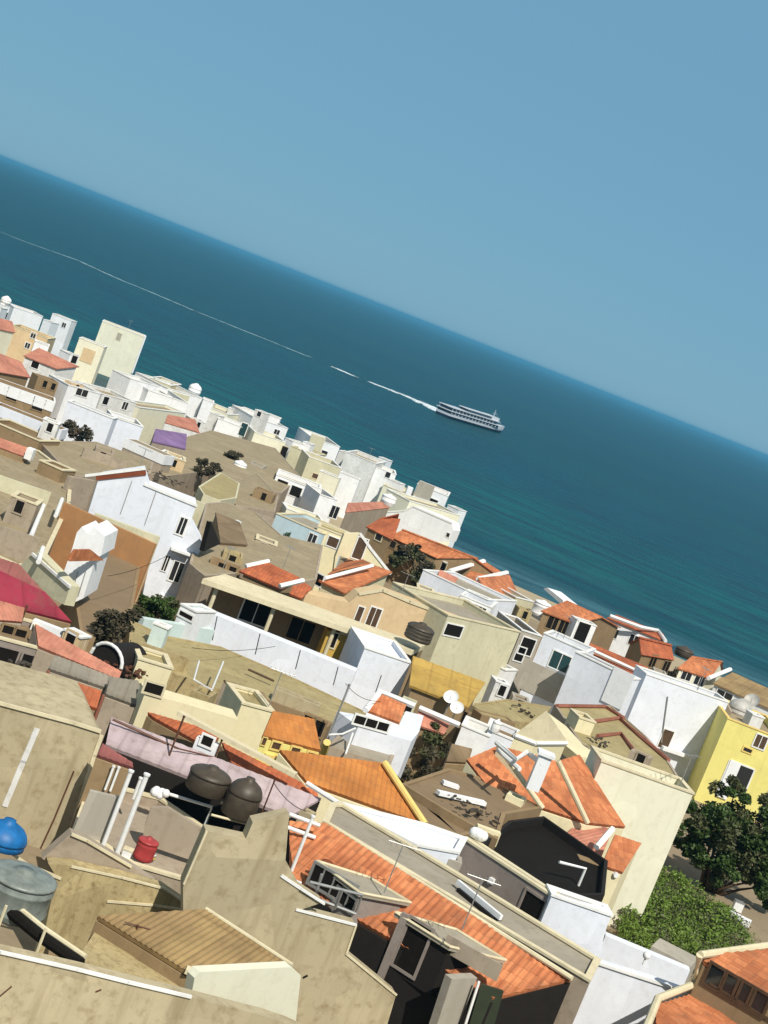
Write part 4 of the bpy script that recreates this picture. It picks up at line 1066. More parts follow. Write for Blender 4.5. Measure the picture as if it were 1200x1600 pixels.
# orange aprons are the same roof; pillars below its eave
s = facade('grey_wall', 'narrow grey pier below the long orange roof, left of the green door', [(706, 1530), (746, 1528), (700, 1640), (670, 1640)], (706, 1530), (746, 1528), 3.9, .3, grey, 'wall')
s = facade('green_door', 'dark green door panel left of the big white end wall', [(752, 1538), (787, 1549), (762, 1640), (722, 1640)], (752, 1538), (787, 1549), 3.9, .1, simple('dark_green_paint', (.03, .04, .022), .5), 'door', part='panel')
strip_on(s, 'frame', [(748, 1534), (716, 1635)], .07, cop_w, .06)
s = facade('white_house', 'big cool white end wall in the bottom centre beside the tiled roof', [(785, 1542), (894, 1530), (936, 1505), (1012, 1528), (1082, 1553), (1090, 1640), (740, 1660)], (936, 1505), (1082, 1555), at_z(936, 1505, ZR).z - ground_z(*at_z(936, 1505, ZR).xy) + .05, .4, bluewhite)
strip_on(s, 'coping', [(787, 1541), (894, 1530)], .1, cop_w, .08); strip_on(s, 'coping', [(936, 1505), (1082, 1553)], .09, cop_w, .08)
s = facade('white_wall', 'pale upright wall piece joining the grey white block and the big white end wall', [(862, 1402), (955, 1424), (942, 1470), (940, 1510), (850, 1450)], (862, 1402), (955, 1434), 4.9, .3, bluewhite, 'wall')
strip_on(s, 'crack', [(886, 1412), (878, 1455), (902, 1475)], .03, m_dark, .004)
# orange parapet piece and white post at the upper end of the long roof
upright('white_post', 'white post standing at the upper end of the long orange roof', 'post', (489, 1276), (452, 1370), 3.6, .06, m_pipe)
a, b_ = at_h(452, 1272, 5.2), at_h(500, 1290, 5.2)
rail('white_railing', 'white double rail at the upper end of the long orange roof', 'railing', [a, b_], .07, cop_w, None, [[a - V((0, 0, .45)), b_ - V((0, 0, .45))]])
s = block('white_wall', 'short white parapet stub beside the roof vents of the long orange roof', front((441, 1370), (470, 1382), 4.5, .25), white, None, cop_w, 0, 'wall')
a = [at_h(x, y, h) for x, y, h in ((484, 1378, 4.6), (566, 1398, 4.6), (556, 1428, 3.9))]
rail('pergola', 'galvanised steel pergola in front of the left dormer', 'pergola', a, .05, m_gal, None, [[at_h(503, 1366, 4.8), at_h(492, 1402, 4.0)], [at_h(535, 1390, 4.7), at_h(524, 1418, 4.0)], [at_h(490, 1402, 4.1), at_h(556, 1428, 4.0)]])
a = [at_z(x, y, ZR + .25) for x, y in ((715, 1378), (783, 1434))]
s = thing('white_plank', 'white plank leaning with its dark shadow side on the long grey roof', 'plank', a[0])
d = (a[1] - a[0]).normalized(); n_ = d.cross(V((0, 0, 1)))
MB().box((a[0] + a[1]) / 2, d, n_, V((0, 0, 1)), (a[1] - a[0]).length, .12, .18).build('board', white, s)
MB().box((a[0] + a[1]) / 2 - V((0, 0, .25)) - n_ * .1, d, n_, V((0, 0, 1)), (a[1] - a[0]).length * .8, .5, .3).build('shadow_side', dkshade, s)  # near-black box: the plank's shadow side given as colour
s = thing('white_plank', 'pair of white planks lying on the worn brown roof', 'plank', at_h(700, 1246, 5.05))
for q in (((684, 1238), (757, 1255)), ((692, 1222), (716, 1230))):
    a, b_ = at_h(*q[0], 5.05), at_h(*q[1], 5.05); d = (b_ - a).normalized()
    MB().box((a + b_) / 2, d, d.cross(V((0, 0, 1))), V((0, 0, 1)), (b_ - a).length, .28, .16).build('board', white, s)
s = thing('white_bag', 'white sack slumped by the end of the white wedge wall', 'sack', at_h(744, 1315, 5.0))
m = MB(); b = at_h(744, 1315, 5.0)
for i in range(7):
    c = b + V((random.uniform(-.2, .2), random.uniform(-.08, .08), random.uniform(0, .12))); r = random.uniform(.18, .24)
    m.lathe(c, [(r * math.sin(k * .5236), r - r * math.cos(k * .5236)) for k in range(7)], 10)
m.build('cloth', m_wht, s, True)
s = block('cream_wall', 'sunlit cream wall stub at the upper corner of the black sunken yard', front((747, 1290), (783, 1303), 5.0, .3), cream, None, None, 0, 'wall')

# ---- tiled house at the lower right corner
z0 = at_h(1100, 1504, 6.4).z
s = roofed('tile_roof_house', 'orange tiled house with a glazed band under its roof in the lower right corner', [[(1100, 1504), (1215, 1573), (1220, 1482, .9), (1097, 1494)]], 6.4, brown, t_or, over=0, udir=True, pitch=.34, row=.5, amp=.06)
for q in ((1118, 1527), (1142, 1541), (1163, 1553), (1185, 1566)): s.window(*q, .62, .75, m_wood, m_pane, 0, sill=None)
s.box_on('window_rail', 1158, 1566, 2.3, .08, m_wood, .06)
sheet_p = [at_z(x, y, z0 - 1.2 + d) for x, y, d in ((1175, 1612, 0), (1090, 1552, 0), (1022, 1572, .0))]
n_ = (sheet_p[1] - sheet_p[0]).cross(sheet_p[2] - sheet_p[0]).normalized(); n_ = n_ if n_.z > 0 else -n_
sheet_p.append(on_plane(1030, 1660, sheet_p[0], n_))
sheet('lower_roof', sheet_p, t_or, s.o, u=n_.cross(sheet_p[1] - sheet_p[0]), over=0, pitch=.34, row=.5, amp=.06)
s.walls([q - V((0, 0, .13)) for q in sheet_p], tan)
MB().tube([at_z(x, y, z0 + d) for x, y, d in ((1225, 1474, .3), (1094, 1492, .3))], .13, 8).build('coping', cop_c, s.o)
MB().tube([at_z(x, y, z0 + d) for x, y, d in ((1094, 1492, .3), (1084, 1538, -.9), (1028, 1560, -1.0), (1002, 1625, -1.1))], .13, 8).build('coping', cop_c, s.o)

# ================================================================== plants
def leaves(m, c, rad, n, size):
    for _ in range(n):
        while True:
            q = V((random.uniform(-1, 1), random.uniform(-1, 1), random.uniform(-1, 1)))
            if .25 < q.length < 1: break
        q = V((q.x * rad[0], q.y * rad[1], q.z * rad[2])) + c
        a = V((random.gauss(0, 1), random.gauss(0, 1), random.gauss(0, .7))).normalized()
        b = a.cross(V((random.gauss(0, 1), random.gauss(0, 1), random.gauss(0, 1)))).normalized()
        s_ = size * random.uniform(.6, 1.4)
        m.add([q - a * s_, q + b * s_ * .45, q + a * s_, q - b * s_ * .45], [(0, 1, 2, 3)])
def tree(name, label, base, h, clumps, leaf, n=300, size=.2, cat='tree', trunks=((0, 0),), group=None, tr=.16, leaf2=None, lean=0):
    b = at_h(base[0], base[1], h)
    s = thing(name, label, cat, b, group)
    t = MB(); m = MB(); m2 = MB()
    for k, (px, py, r) in enumerate(clumps):
        c = on_plane(px, py, b, V((0, 1, 0)))
        c = c + V((0, random.uniform(-.7, .7) * r, 0))
        sub = 7
        for j in range(sub):
            o = V((random.gauss(0, .45), random.gauss(0, .45), random.gauss(0, .38))) * r
            rr = r * random.uniform(.3, .55)
            leaves(m2 if (leaf2 and random.random() < .4) else m, c + o, (rr, rr, rr * .8), int(n / sub), size)
        tx, ty = trunks[k % len(trunks)]
        q = b + V((tx, ty, 0)); mid = q.lerp(c, .45) + V((0, 0, r * .1))
        t.tube([q - V((0, 0, .2)), mid, c + V((0, 0, r * .2))], [tr, tr * .6, tr * .2], 7)
    t.build('trunk', m_bark, s, True)
    m.build('crown', leaf, s)
    if m2.v: m2.build('crown', leaf2, s)
    return s
big = [(1140, 1300, 1.5), (1090, 1300, 1.2), (1180, 1290, 1.5), (1120, 1260, 1.2), (1165, 1345, 1.4), (1100, 1340, 1.1), (1140, 1360, 1.1), (1200, 1340, 1.5), (1150, 1235, .8), (1185, 1375, 1.2), (1080, 1275, .9), (1210, 1270, 1.2), (1130, 1325, 1.6), (1160, 1310, 1.7), (1110, 1280, 1.3), (1190, 1320, 1.5), (1085, 1325, .8), (1150, 1270, 1.3), (1120, 1378, .6), (1205, 1390, 1.0)]
tree('tree', 'big dark leafy tree filling the right edge below the yellow house', (1105, 1392), 0, big, m_leaf, 1500, .13, trunks=((0, 0), (.5, .2), (-.3, .3)), tr=.12, leaf2=m_leaf3)
tree('tree', 'dark round courtyard tree beside the low white L shaped house', (655, 1222), .8, [(640, 1190, 1.1), (668, 1165, .9), (625, 1200, .7), (682, 1150, .8), (655, 1200, .8), (690, 1175, .5)], m_leafd, 1300, .12, leaf2=m_leaf3)
tree('shrub', 'dark green shrub at the foot of the white gabled house', (238, 970), 1.8, [(215, 958, .9), (245, 950, 1.0), (262, 945, .8), (200, 968, .6), (232, 940, .6)], m_leaf, 900, .12, 'shrub', leaf2=m_leaf3)
tree('shrub', 'green shrub spreading in the shade under the left end of the long canopy', (345, 955), 1.8, [(315, 930, .7), (340, 938, .9), (365, 943, .8), (300, 925, .5), (385, 950, .4)], m_leaf3, 800, .11, 'shrub', leaf2=m_leaf)
tree('tree', 'grey green tree behind the pale yellow gable and the long orange row house', (650, 915), 1.0, [(630, 875, 1.3), (650, 890, 1.5), (668, 880, 1.1), (640, 860, 1.0), (665, 900, 1.0), (615, 870, .8)], m_leaf3, 800, .17, leaf2=m_leafd)
tree('bush', 'round dark bush standing alone on the wide sandy roof', (360, 726), 3.4, [(358, 712, 1.0), (365, 716, .8), (352, 716, .7)], m_leafd, 700, .15, 'bush')
tree('bush', 'ragged dark bush at the left foot of the sandy roof above the olive roof', (325, 740), 3.6, [(315, 722, .7), (328, 732, .9), (338, 728, .6), (308, 738, .7)], m_leafd, 500, .14, 'bush')
tree('bush', 'dark scrub row at the foot of the teal window house', (838, 1085), .8, [(812, 1070, .6), (830, 1075, .7), (845, 1080, .6), (862, 1085, .6)], m_leaf3, 500, .11, 'bush')
tree('bush', 'second dark scrub clump at the foot of the plain white wall', (862, 1092), .8, [(852, 1084, .45), (866, 1088, .5)], m_leafd, 400, .1, 'bush')
tree('bush', 'dark scrub behind the mottled courtyard of the brown yard', (172, 992), 3.2, [(165, 975, .7), (180, 975, .8), (195, 970, .7), (170, 988, .6), (158, 985, .5)], m_leafd, 700, .11, 'bush')
tree('bush', 'low dark hedge behind the red-orange beach house', (1045, 1048), 2.6, [(1030, 1045, .9), (1045, 1052, .9), (1058, 1058, .8)], m_leafd, 400, .16, 'bush')
tree('bush', 'dark vegetation beside the black slot of the wide bright white wall house', (115, 678), 4.2, [(103, 668, .9), (118, 673, .9), (133, 679, .9)], m_leafd, 400, .18, 'bush')
tree('bush', 'small green plant on the pale blue wall house', (447, 842), 3.5, [(450, 835, .7), (440, 838, .5)], m_leaf, 400, .13, 'bush')
tree('plant', 'brown twiggy plant against the tall cream wall', (985, 1420), 0, [(980, 1400, .7), (992, 1405, .6), (975, 1415, .6), (988, 1380, .3)], m_leafd, 500, .09, 'plant', leaf2=m_leaf3, tr=.06)
tree('plant', 'black leafed plant at the notch of the long white wall', (440, 1058), 1.3, [(432, 1042, .42), (442, 1045, .42), (452, 1051, .4)], m_leafd, 500, .08, 'plant', tr=.05)
# grass plot: uncountable ground cover
m = MB(); m2 = MB()
lot = [(965, 1450), (1000, 1395), (1020, 1360), (1050, 1362), (1110, 1405), (1165, 1450), (1172, 1478), (1090, 1500), (1078, 1512), (1000, 1478)]
def inside(x, y):
    c = False; j = len(lot) - 1
    for i in range(len(lot)):
        if (lot[i][1] > y) != (lot[j][1] > y) and x < (lot[j][0] - lot[i][0]) * (y - lot[i][1]) / (lot[j][1] - lot[i][1]) + lot[i][0]: c = not c
        j = i
    return c
k = 0
while k < 420:
    x, y = random.uniform(960, 1175), random.uniform(1355, 1515)
    if not inside(x, y): continue
    k += 1
    r_ = random.choice((.25, .3, .35, .5, .65))
    c = at_h(x, y, random.uniform(.3, .5) + r_ * random.uniform(.4, 1.1))
    leaves(m if random.random() < .3 else m2, c, (r_, r_, r_ * .8), int(330 * r_ * r_) + 25, random.uniform(.06, .11))
o = m2.build('weeds', m_leaf2, None, origin=at_h(1060, 1440, 0)); tag(o, 'bright green weedy ground cover on the plot under the big tree', 'weeds'); o['kind'] = 'stuff'
o = m.build('weeds', m_leaf3, None, origin=at_h(1060, 1440, 0)); tag(o, 'darker olive weeds mixed through the green plot', 'weeds'); o['kind'] = 'stuff'
z = at_h(1150, 1440, .5)
s = thing('white_bench', 'low white slab bench on the bare earth under the big tree', 'bench', z)
a, b_ = at_h(1131, 1424, .75), at_h(1172, 1444, .75); d = (b_ - a).normalized()
MB().box((a + b_) / 2, d, d.cross(V((0, 0, 1))), V((0, 0, 1)), (b_ - a).length, .6, .3).build('seat', white, s)
for q in (a.lerp(b_, .12), a.lerp(b_, .88)): MB().box(q - V((0, 0, .45)), d, d.cross(V((0, 0, 1))), V((0, 0, 1)), .15, .5, .62).build('leg', white, s)
s = thing('white_crate', 'small white crate behind the white slab bench', 'crate', at_h(1153, 1420, .0))
c = at_h(1153, 1416, .4)
MB().box(c, V((1, 0, 0)), V((0, 1, 0)), V((0, 0, 1)), .5, .4, .5).build('body', m_wht, s)
MB().box(c + V((0, 0, .27)), V((1, 0, 0)), V((0, 1, 0)), V((0, 0, 1)), .54, .44, .05).build('rim', m_gal, s)
# lamp on the garden wall
b = at_h(1004, 1508, 3.1)
s = thing('wall_lamp', 'small white globe lamp on a bent white arm at the garden wall', 'lamp', b)
t = on_plane(1010, 1494, b, V((0, -1, 0)))
MB().tube([b, b.lerp(t, .6) + V((0, 0, .05)), t], .035, 8).build('arm', m_wht, s)
MB().lathe(t - V((0, 0, .12)), [(.15 * math.sin(k * .4488), .15 - .15 * math.cos(k * .4488)) for k in range(8)], 14).build('globe', m_wht, s, True)
b = at_h(191, 911, 1.2)
s = thing('ball_lamp', 'small white ball lamp in the brown courtyard', 'lamp', b)
MB().tube([V((b.x, b.y, ground_z(b.x, b.y))), b], .03, 8).build('post', m_wood, s)
MB().lathe(b, [(.17 * math.sin(k * .4488), .17 - .17 * math.cos(k * .4488)) for k in range(8)], 14).build('globe', m_wht, s, True)
# dark arch structure left
p3 = [at_h(x, y, 4.1) for x, y in ((143, 1020), (190, 1045))]
s = House('vaulted_shed', 'dark vaulted shed with a white rim left of the small pale cream cube', 'shed', p3[0])
d = (p3[1] - p3[0]); L = d.length; d.normalize(); n_ = V((-d.y, d.x, 0))
arc = [p3[0].lerp(p3[1], .5) - d * math.cos(k * math.pi / 10) * L / 2 + V((0, 0, math.sin(k * math.pi / 10) * .75)) for k in range(11)]
low = [V((p3[1].x, p3[1].y, ground_z(*p3[1].xy))), V((p3[0].x, p3[0].y, ground_z(*p3[0].xy)))]
MB().prism(arc + low, [q + n_ * 2 for q in arc + low]).build('wall', dkshade, s.o)
MB().tube([q - n_ * .05 for q in arc], .08, 8).build('rim', cop_w, s.o)

# ================================================================== poles, frames, aerials
upright('antenna_pole', 'tall thin grey pole left of the low white L shaped house', 'pole', (540, 1068), (508, 1166), 3.2, .045, m_gal)
s, b, t = upright('aerial', 'T shaped rusty aerial standing before the tan corrugated shed', 'aerial', (213, 1447), (185, 1526), 2.7, .025, m_rust)
MB().tube([at_z(195, 1441, t.z), at_z(235, 1452, t.z)], .02, 6).build('crossbar', m_rust, s)
upright('steel_post', 'rust brown post with a cross rail on the lavender roof, nearest the cream parapet', 'post', (287, 1120), (263, 1184), 3.9, .04, m_rust)
upright('steel_post', 'rust brown post beside the white doorway on the lavender roof', 'post', (347, 1157), (333, 1192), 4.0, .035, m_rust)
upright('steel_post', 'thin bent aerial post at the right end of the lavender roof', 'post', (427, 1220), (407, 1276), 3.7, .03, m_rust)
upright('steel_post', 'thin dark pole in the middle of the brown courtyard', 'post', (168, 900), (150, 945), .9, .035, m_rust)
upright('steel_post', 'dark slim pole at the pink sheet roof by the brown yard house', 'post', (41, 947), (32, 975), 4.2, .04, m_rust)
upright('steel_post', 'pale wooden post under the long canopy', 'post', (436, 948), (428, 985), 2.6, .06, cop_c)
z = at_h(279, 1113, 5.2).z
a, b_ = at_z(279, 1113, z), at_z(462, 1211, z - .3)
s = thing('cream_beam', 'long cream beam crossing above the lavender roof to the orange roof', 'beam', a)
d = (b_ - a).normalized(); n_ = d.cross(V((0, 0, 1)))
MB().box((a + b_) / 2, d, n_, n_.cross(d), (b_ - a).length, .35, .16).build('beam', cop_c, s)
a, b_ = at_h(272, 1168, 4.3), at_h(333, 1183, 4.3)
rail('rust_rail', 'rusty cross rail between two posts on the lavender roof', 'rail', [a, b_], .03, m_rust)
a = [at_h(x, y, 4.0) for x, y in ((311, 1033), (303, 1062), (331, 1078), (349, 1034))]
rail('pipe_hoop', 'white U shaped pipe frame lying on the olive flat roof', 'pipe frame', a, .045, m_pipe)
a, b_ = at_h(388, 1046, 3.3), at_h(428, 1064, 3.3)
rail('dark_pipe', 'short dark pipe lying on the olive flat roof', 'pipe', [a, b_], .06, m_wood)
a, b_ = at_h(310, 1172, 4.6), at_h(345, 1160, 5.0)
s = block('white_doorway', 'little white door hut with a black opening on the lavender roof', front((307, 1152), (340, 1166), 4.7, .5), white, None, cop_w, 0, 'hut')
s.window(324, 1158, .5, .45, cop_w, m_dark, 0)
a = [at_h(x, y, 3.9) for x, y in ((515, 1148), (535, 1147), (555, 1138))]
rail('pale_pipe', 'pale sagging pipe in the grey yard below the white L shaped house', 'pipe', a, .05, cop_w, None, [[at_h(551, 1146, 3.6), at_h(540, 1178, 3.0)], [at_h(560, 1145, 3.6), at_h(553, 1165, 3.0)]])
a, b_ = at_h(560, 1140, 3.5), at_h(622, 1166, 3.5)
rail('pale_pipe', 'straight pale coping rail below the dark slot windows of the white L shaped house', 'rail', [a, b_], .08, cop_c)
p = poly([(512, 1165), (545, 1130), (625, 1160), (610, 1195), (598, 1192)], 3.0)
block('grey_yard', 'grey brown yard floor between the golden roof and the white L shaped house', p, taupe, roofg, None, .05, 'yard')

# ================================================================== ground, sea, ship
def sheetxy(name, s0, s1, w, z, mat, follow=True, ns=1):
    e = V((math.cos(YAW), -math.sin(YAW), 0))
    vs = []; fs = []
    for i in range(ns + 1):
        q = SN * (s0 + (s1 - s0) * i / ns)
        for k in (-1, 1):
            p = q + e * w * k; vs.append(V((p.x, p.y, ground_z(p.x, p.y) + z if follow else z)))
    for i in range(ns): fs.append((2 * i, 2 * i + 1, 2 * i + 3, 2 * i + 2))
    o = mk(name, vs, fs, mat); o['kind'] = 'structure'; return o
earth = plaster('bare_earth', (.30, .235, .15), .4, (.17, .125, .08), .6)
sand = plaster('beach_sand', (.42, .34, .22), .3, (.30, .24, .15), .5)
sheetxy('ground', -90, SHORE + 10, 600, 0, earth)
sheetxy('beach', SHORE - 18, SHORE + 9.6, 600, .004, sand)
m = bpy.data.materials.new('sea_water'); nt, b = nodes(m)
tc = nt.nodes.new('ShaderNodeTexCoord')
mp = nt.nodes.new('ShaderNodeMapping'); mp.inputs['Rotation'].default_value = (0, 0, YAW); nt.links.new(tc.outputs['Object'], mp.inputs[0])
sx = nt.nodes.new('ShaderNodeSeparateXYZ'); nt.links.new(mp.outputs[0], sx.inputs[0])       # y = metres out from the shore line
mp2 = nt.nodes.new('ShaderNodeMapping'); mp2.inputs['Scale'].default_value = (.0035, .028, 1); nt.links.new(mp.outputs[0], mp2.inputs[0])
nb = noise(nt, mp2.outputs[0], 1.0, 4, .6)
mr = nt.nodes.new('ShaderNodeMapRange'); mr.inputs[1].default_value = SHORE + 8; mr.inputs[2].default_value = SHORE + 460; nt.links.new(sx.outputs[1], mr.inputs[0])
wob = nt.nodes.new('ShaderNodeMath'); wob.operation = 'MULTIPLY_ADD'; wob.inputs[1].default_value = .04; nt.links.new(nb, wob.inputs[0]); nt.links.new(mr.outputs[0], wob.inputs[2])
cr_ = nt.nodes.new('ShaderNodeValToRGB'); nt.links.new(wob.outputs[0], cr_.inputs[0])
el = cr_.color_ramp.elements
SEA = [(.0, (.075, .17, .20)), (.10, (.065, .155, .19)), (.125, (.0, .05, .06)), (.15, (.0, .06, .07)), (.17, (.02, .125, .135)), (.21, (.003, .10, .098)), (.32, (.001, .082, .088)), (.45, (.0, .056, .084)), (1.0, (.0, .048, .072))]
el[0].position, el[0].color = SEA[0][0], (*SEA[0][1], 1); el[1].position, el[1].color = SEA[-1][0], (*SEA[-1][1], 1)
for p_, c_ in SEA[1:-1]:
    e_ = el.new(p_); e_.color = (*c_, 1)
mp3 = nt.nodes.new('ShaderNodeMapping'); mp3.inputs['Scale'].default_value = (.0012, .006, 1); nt.links.new(mp.outputs[0], mp3.inputs[0])
n3 = noise(nt, mp3.outputs[0], 1.0, 5, .6)
col = mix(nt, ramp(nt, n3, .4, .68), cr_.outputs[0], (.001, .065, .07))
mp5 = nt.nodes.new('ShaderNodeMapping'); mp5.inputs['Scale'].default_value = (.035, .16, 1); nt.links.new(mp.outputs[0], mp5.inputs[0])
col = mix(nt, ramp(nt, noise(nt, mp5.outputs[0], 1.0, 8, .75), .42, .62), col, (.004, .03, .05))                    # chop: tones of wave facets put into the water colour
col = mix(nt, ramp(nt, noise(nt, mp5.outputs[0], .37, 8, .8), .60, .72), col, (.02, .13, .16))
nt.links.new(col, b.inputs['Base Color'])
b.inputs['Roughness'].default_value = .32; b.inputs['IOR'].default_value = 1.33; b.inputs['Specular IOR Level'].default_value = .05
mp4 = nt.nodes.new('ShaderNodeMapping'); mp4.inputs['Scale'].default_value = (.12, .30, 1); nt.links.new(mp.outputs[0], mp4.inputs[0])
bump(nt, b, noise(nt, mp4.outputs[0], 1.0, 6, .65), .9, 1.2)
w = 16000
o = mk('sea', [V((-w, 120, 0)), V((w, 120, 0)), V((w, 2 * w, 0)), V((-w, 2 * w, 0))], [(0, 1, 2, 3)], m); o['kind'] = 'structure'

# humid sea air: one even haze box round the camera and everything built, the sky outside it
m = bpy.data.materials.new('sea_haze'); m.use_nodes = True; nt = m.node_tree; nt.nodes.clear()
mo = nt.nodes.new('ShaderNodeOutputMaterial'); pv = nt.nodes.new('ShaderNodeVolumePrincipled'); nt.links.new(pv.outputs[0], mo.inputs['Volume'])
pv.inputs['Color'].default_value = (.13, .46, .72, 1); pv.inputs['Density'].default_value = .00013; pv.inputs['Anisotropy'].default_value = 0
HB = 20000
o = mk('haze', [V((x, y, z)) for z in (-12, 34) for x, y in ((-HB * 1.2, -300), (HB * 1.2, -300), (HB * 1.2, HB * 2.2), (-HB * 1.2, HB * 2.2))], [(0, 1, 2, 3), (4, 5, 6, 7), (0, 1, 5, 4), (1, 2, 6, 5), (2, 3, 7, 6), (3, 0, 4, 7)], m); o['kind'] = 'stuff'
tag(o, 'pale humid sea air fading the far water into the sky', 'haze')

# wake: broken foam behind the ship
foam = simple('sea_foam', (.72, .80, .86), .7, 0, .25, .2, .5)
def wake(path, w0, w1, dens, seedw):
    mbx = MB()
    pts = [at_z(x, y, .06) for x, y in path]
    tot = sum((pts[i + 1] - pts[i]).length for i in range(len(pts) - 1)); run = 0
    for i in range(len(pts) - 1):
        a, b_ = pts[i], pts[i + 1]; L = (b_ - a).length; d = (b_ - a) / L; n_ = V((-d.y, d.x, 0))
        k = int(L * dens)
        for j in range(k):
            t = random.random(); w_ = w0 + (w1 - w0) * ((run + t * L) / tot)
            c = a + d * (t * L) + n_ * random.gauss(0, w_ * .32); c.z = .05 + random.random() * .02
            l = random.uniform(1.0, 3.5); ww = random.uniform(.4, 1.4)
            r = [c + d * l * math.cos(q * 1.0472) * random.uniform(.7, 1.2) + n_ * ww * math.sin(q * 1.0472) * random.uniform(.7, 1.2) for q in range(6)]
            mbx.add(r, [tuple(range(6))])
        run += L
    return mbx
m1 = wake([(581, 598), (640, 621), (664, 631)], 6, 10, 6, 0)
w2 = wake([(660, 629), (676, 636), (690, 646)], 12, 7, 8, 0); m1.add(w2.v, w2.f)
w2 = wake([(521, 574), (536, 580), (552, 587)], 5, 6, 4, 0); m1.add(w2.v, w2.f)
w2 = wake([(0, 362), (40, 378), (120, 406), (190, 438), (235, 456), (300, 484), (380, 516), (430, 536), (479, 556)], 1.6, 3.4, 1.5, 0)
o = w2.build('wake', simple('thin_foam', (.30, .44, .50), .7, 0, .4, .2, .05), None, origin=at_z(300, 484, 0)); o['kind'] = 'stuff'; tag(o, 'long faint line of old foam reaching from the boat to the left edge', 'wake')
o = m1.build('wake', foam, None, origin=at_z(600, 606, 0)); o['kind'] = 'stuff'; tag(o, 'broken white foam trail stretching behind the passenger boat', 'wake')

# passenger boat
S0, S1 = at_z(689, 649, 0), at_z(783, 677, 0)
d = (S1 - S0); L = d.length; d.normalize(); n_ = V((-d.y, d.x, 0)); Z = V((0, 0, 1))
s = thing('passenger_boat', 'white double deck passenger boat with a mast steaming to the right on the open sea', 'boat', S0)
hw = 3.4
def hullring(z, k, bow):
    out = []
    for t, wd in ((0, .86), (.12, 1), (.55, 1), (.78, .8), (.9, .45), (1.0, 0.02)):
        out.append((t, wd))
    x = lambda t: t * (L + bow)
    return [S0 + d * x(t) + n_ * hw * wd * k + Z * z for t, wd in out] + [S0 + d * x(t) - n_ * hw * wd * k + Z * z for t, wd in reversed(out)]
navy = simple('dark_navy_hull', (.02, .03, .06), .4); bw = simple('boat_white', (.58, .61, .66), .45, 0, .15); bgl = simple('boat_windows', (.05, .08, .11), .2)
MB().prism(hullring(.95, .97, -.2), hullring(-.6, .8, -1.5)).build('hull', navy, s)
MB().prism(hullring(1.75, 1.0, .5), hullring(.96, .98, -.2)).build('bulwark', bw, s)
bd = MB()
q = hullring(2.6, 1.0, .9)
MB().prism([S0 + d * (L * .80) + n_ * hw * .74 + Z * 2.7, S0 + d * (L + .9) + Z * 3.1, S0 + d * (L * .80) - n_ * hw * .74 + Z * 2.7], [S0 + d * (L * .80) + n_ * hw * .76 + Z * 1.76, S0 + d * (L + .45) + Z * 1.76, S0 + d * (L * .80) - n_ * hw * .76 + Z * 1.76]).build('bow', bw, s)
def deck(x0, x1, z0_, z1_, k, nm, mat): return MB().box(S0 + d * (x0 + x1) * L / 2 + Z * (z0_ + z1_) / 2, d, n_, Z, (x1 - x0) * L, 2 * hw * k, z1_ - z0_).build(nm, mat, s)
deck(.02, .80, 1.76, 2.75, .90, 'cabin', bgl); deck(.0, .82, 2.76, 3.05, 1.0, 'deck', bw)
deck(.04, .76, 3.06, 4.1, .84, 'cabin', bgl); deck(.02, .79, 4.11, 4.4, .98, 'deck', bw)
deck(.30, .72, 4.41, 5.3, .6, 'cabin', bgl); deck(.28, .74, 5.31, 5.55, .66, 'roof', bw)
for i in range(14):
    for sd in (-1, 1):
        x = S0 + d * L * (.03 + i * .055) + n_ * hw * .93 * sd
        MB().box(x + Z * 2.25, d, n_, Z, .22, .1, .98).build('stanchion', bw, s)
        if i < 13: MB().box(x + Z * 3.58 - n_ * .12 * sd, d, n_, Z, .18, .1, 1.04).build('stanchion', bw, s)
MB().tube([S0 + d * L * .78 + Z * 4.4, S0 + d * L * .775 + Z * 8.2], [.16, .07], 8).tube([S0 + d * L * .78 + Z * 7.6, S0 + d * L * .95 + Z * 3.1], .05, 5).build('mast', bw, s)
MB().box(S0 + d * L * .78 + Z * 6.6, n_, d, Z, 1.8, .12, .12).build('yard', bw, s)
deck(.68, .80, 4.41, 5.6, .7, 'wheelhouse', bw)

# ================================================================== light and sky
EL, HX, HY = R(49), .36, -.93
sun = bpy.data.objects.new('sun', bpy.data.lights.new('sun', 'SUN')); COL.objects.link(sun)
sun.data.energy = 5.0; sun.data.angle = R(.5); sun.data.color = (1, .945, .84)
sv = V((HX, HY, 0)).normalized() * math.cos(EL) + V((0, 0, math.sin(EL)))
sun.rotation_euler = sv.to_track_quat('Z', 'Y').to_euler()
wd = bpy.data.worlds.new('World'); sc.world = wd; wd.use_nodes = True
nt = wd.node_tree; nt.nodes.clear()
out = nt.nodes.new('ShaderNodeOutputWorld'); bg = nt.nodes.new('ShaderNodeBackground'); sky = nt.nodes.new('ShaderNodeTexSky')
sky.sky_type = 'NISHITA'; sky.sun_disc = False; sky.sun_elevation = EL; sky.sun_rotation = math.atan2(sv.x, sv.y)
sky.air_density = 1.0; sky.dust_density = .2; sky.ozone_density = 6.0; sky.altitude = 30
hs = nt.nodes.new('ShaderNodeMix'); hs.data_type = 'RGBA'; hs.blend_type = 'MULTIPLY'; hs.inputs[0].default_value = 1.0; hs.inputs[7].default_value = (*SKYTINT, 1)
nt.links.new(sky.outputs[0], hs.inputs[6])
hz = nt.nodes.new('ShaderNodeMix'); hz.data_type = 'RGBA'; hz.inputs[0].default_value = .82; hz.inputs[7].default_value = (2.25, 4.9, 6.95, 1)   # humid air evens the sky out near the horizon
tcw = nt.nodes.new('ShaderNodeTexCoord'); sxw = nt.nodes.new('ShaderNodeSeparateXYZ'); nt.links.new(tcw.outputs['Generated'], sxw.inputs[0])
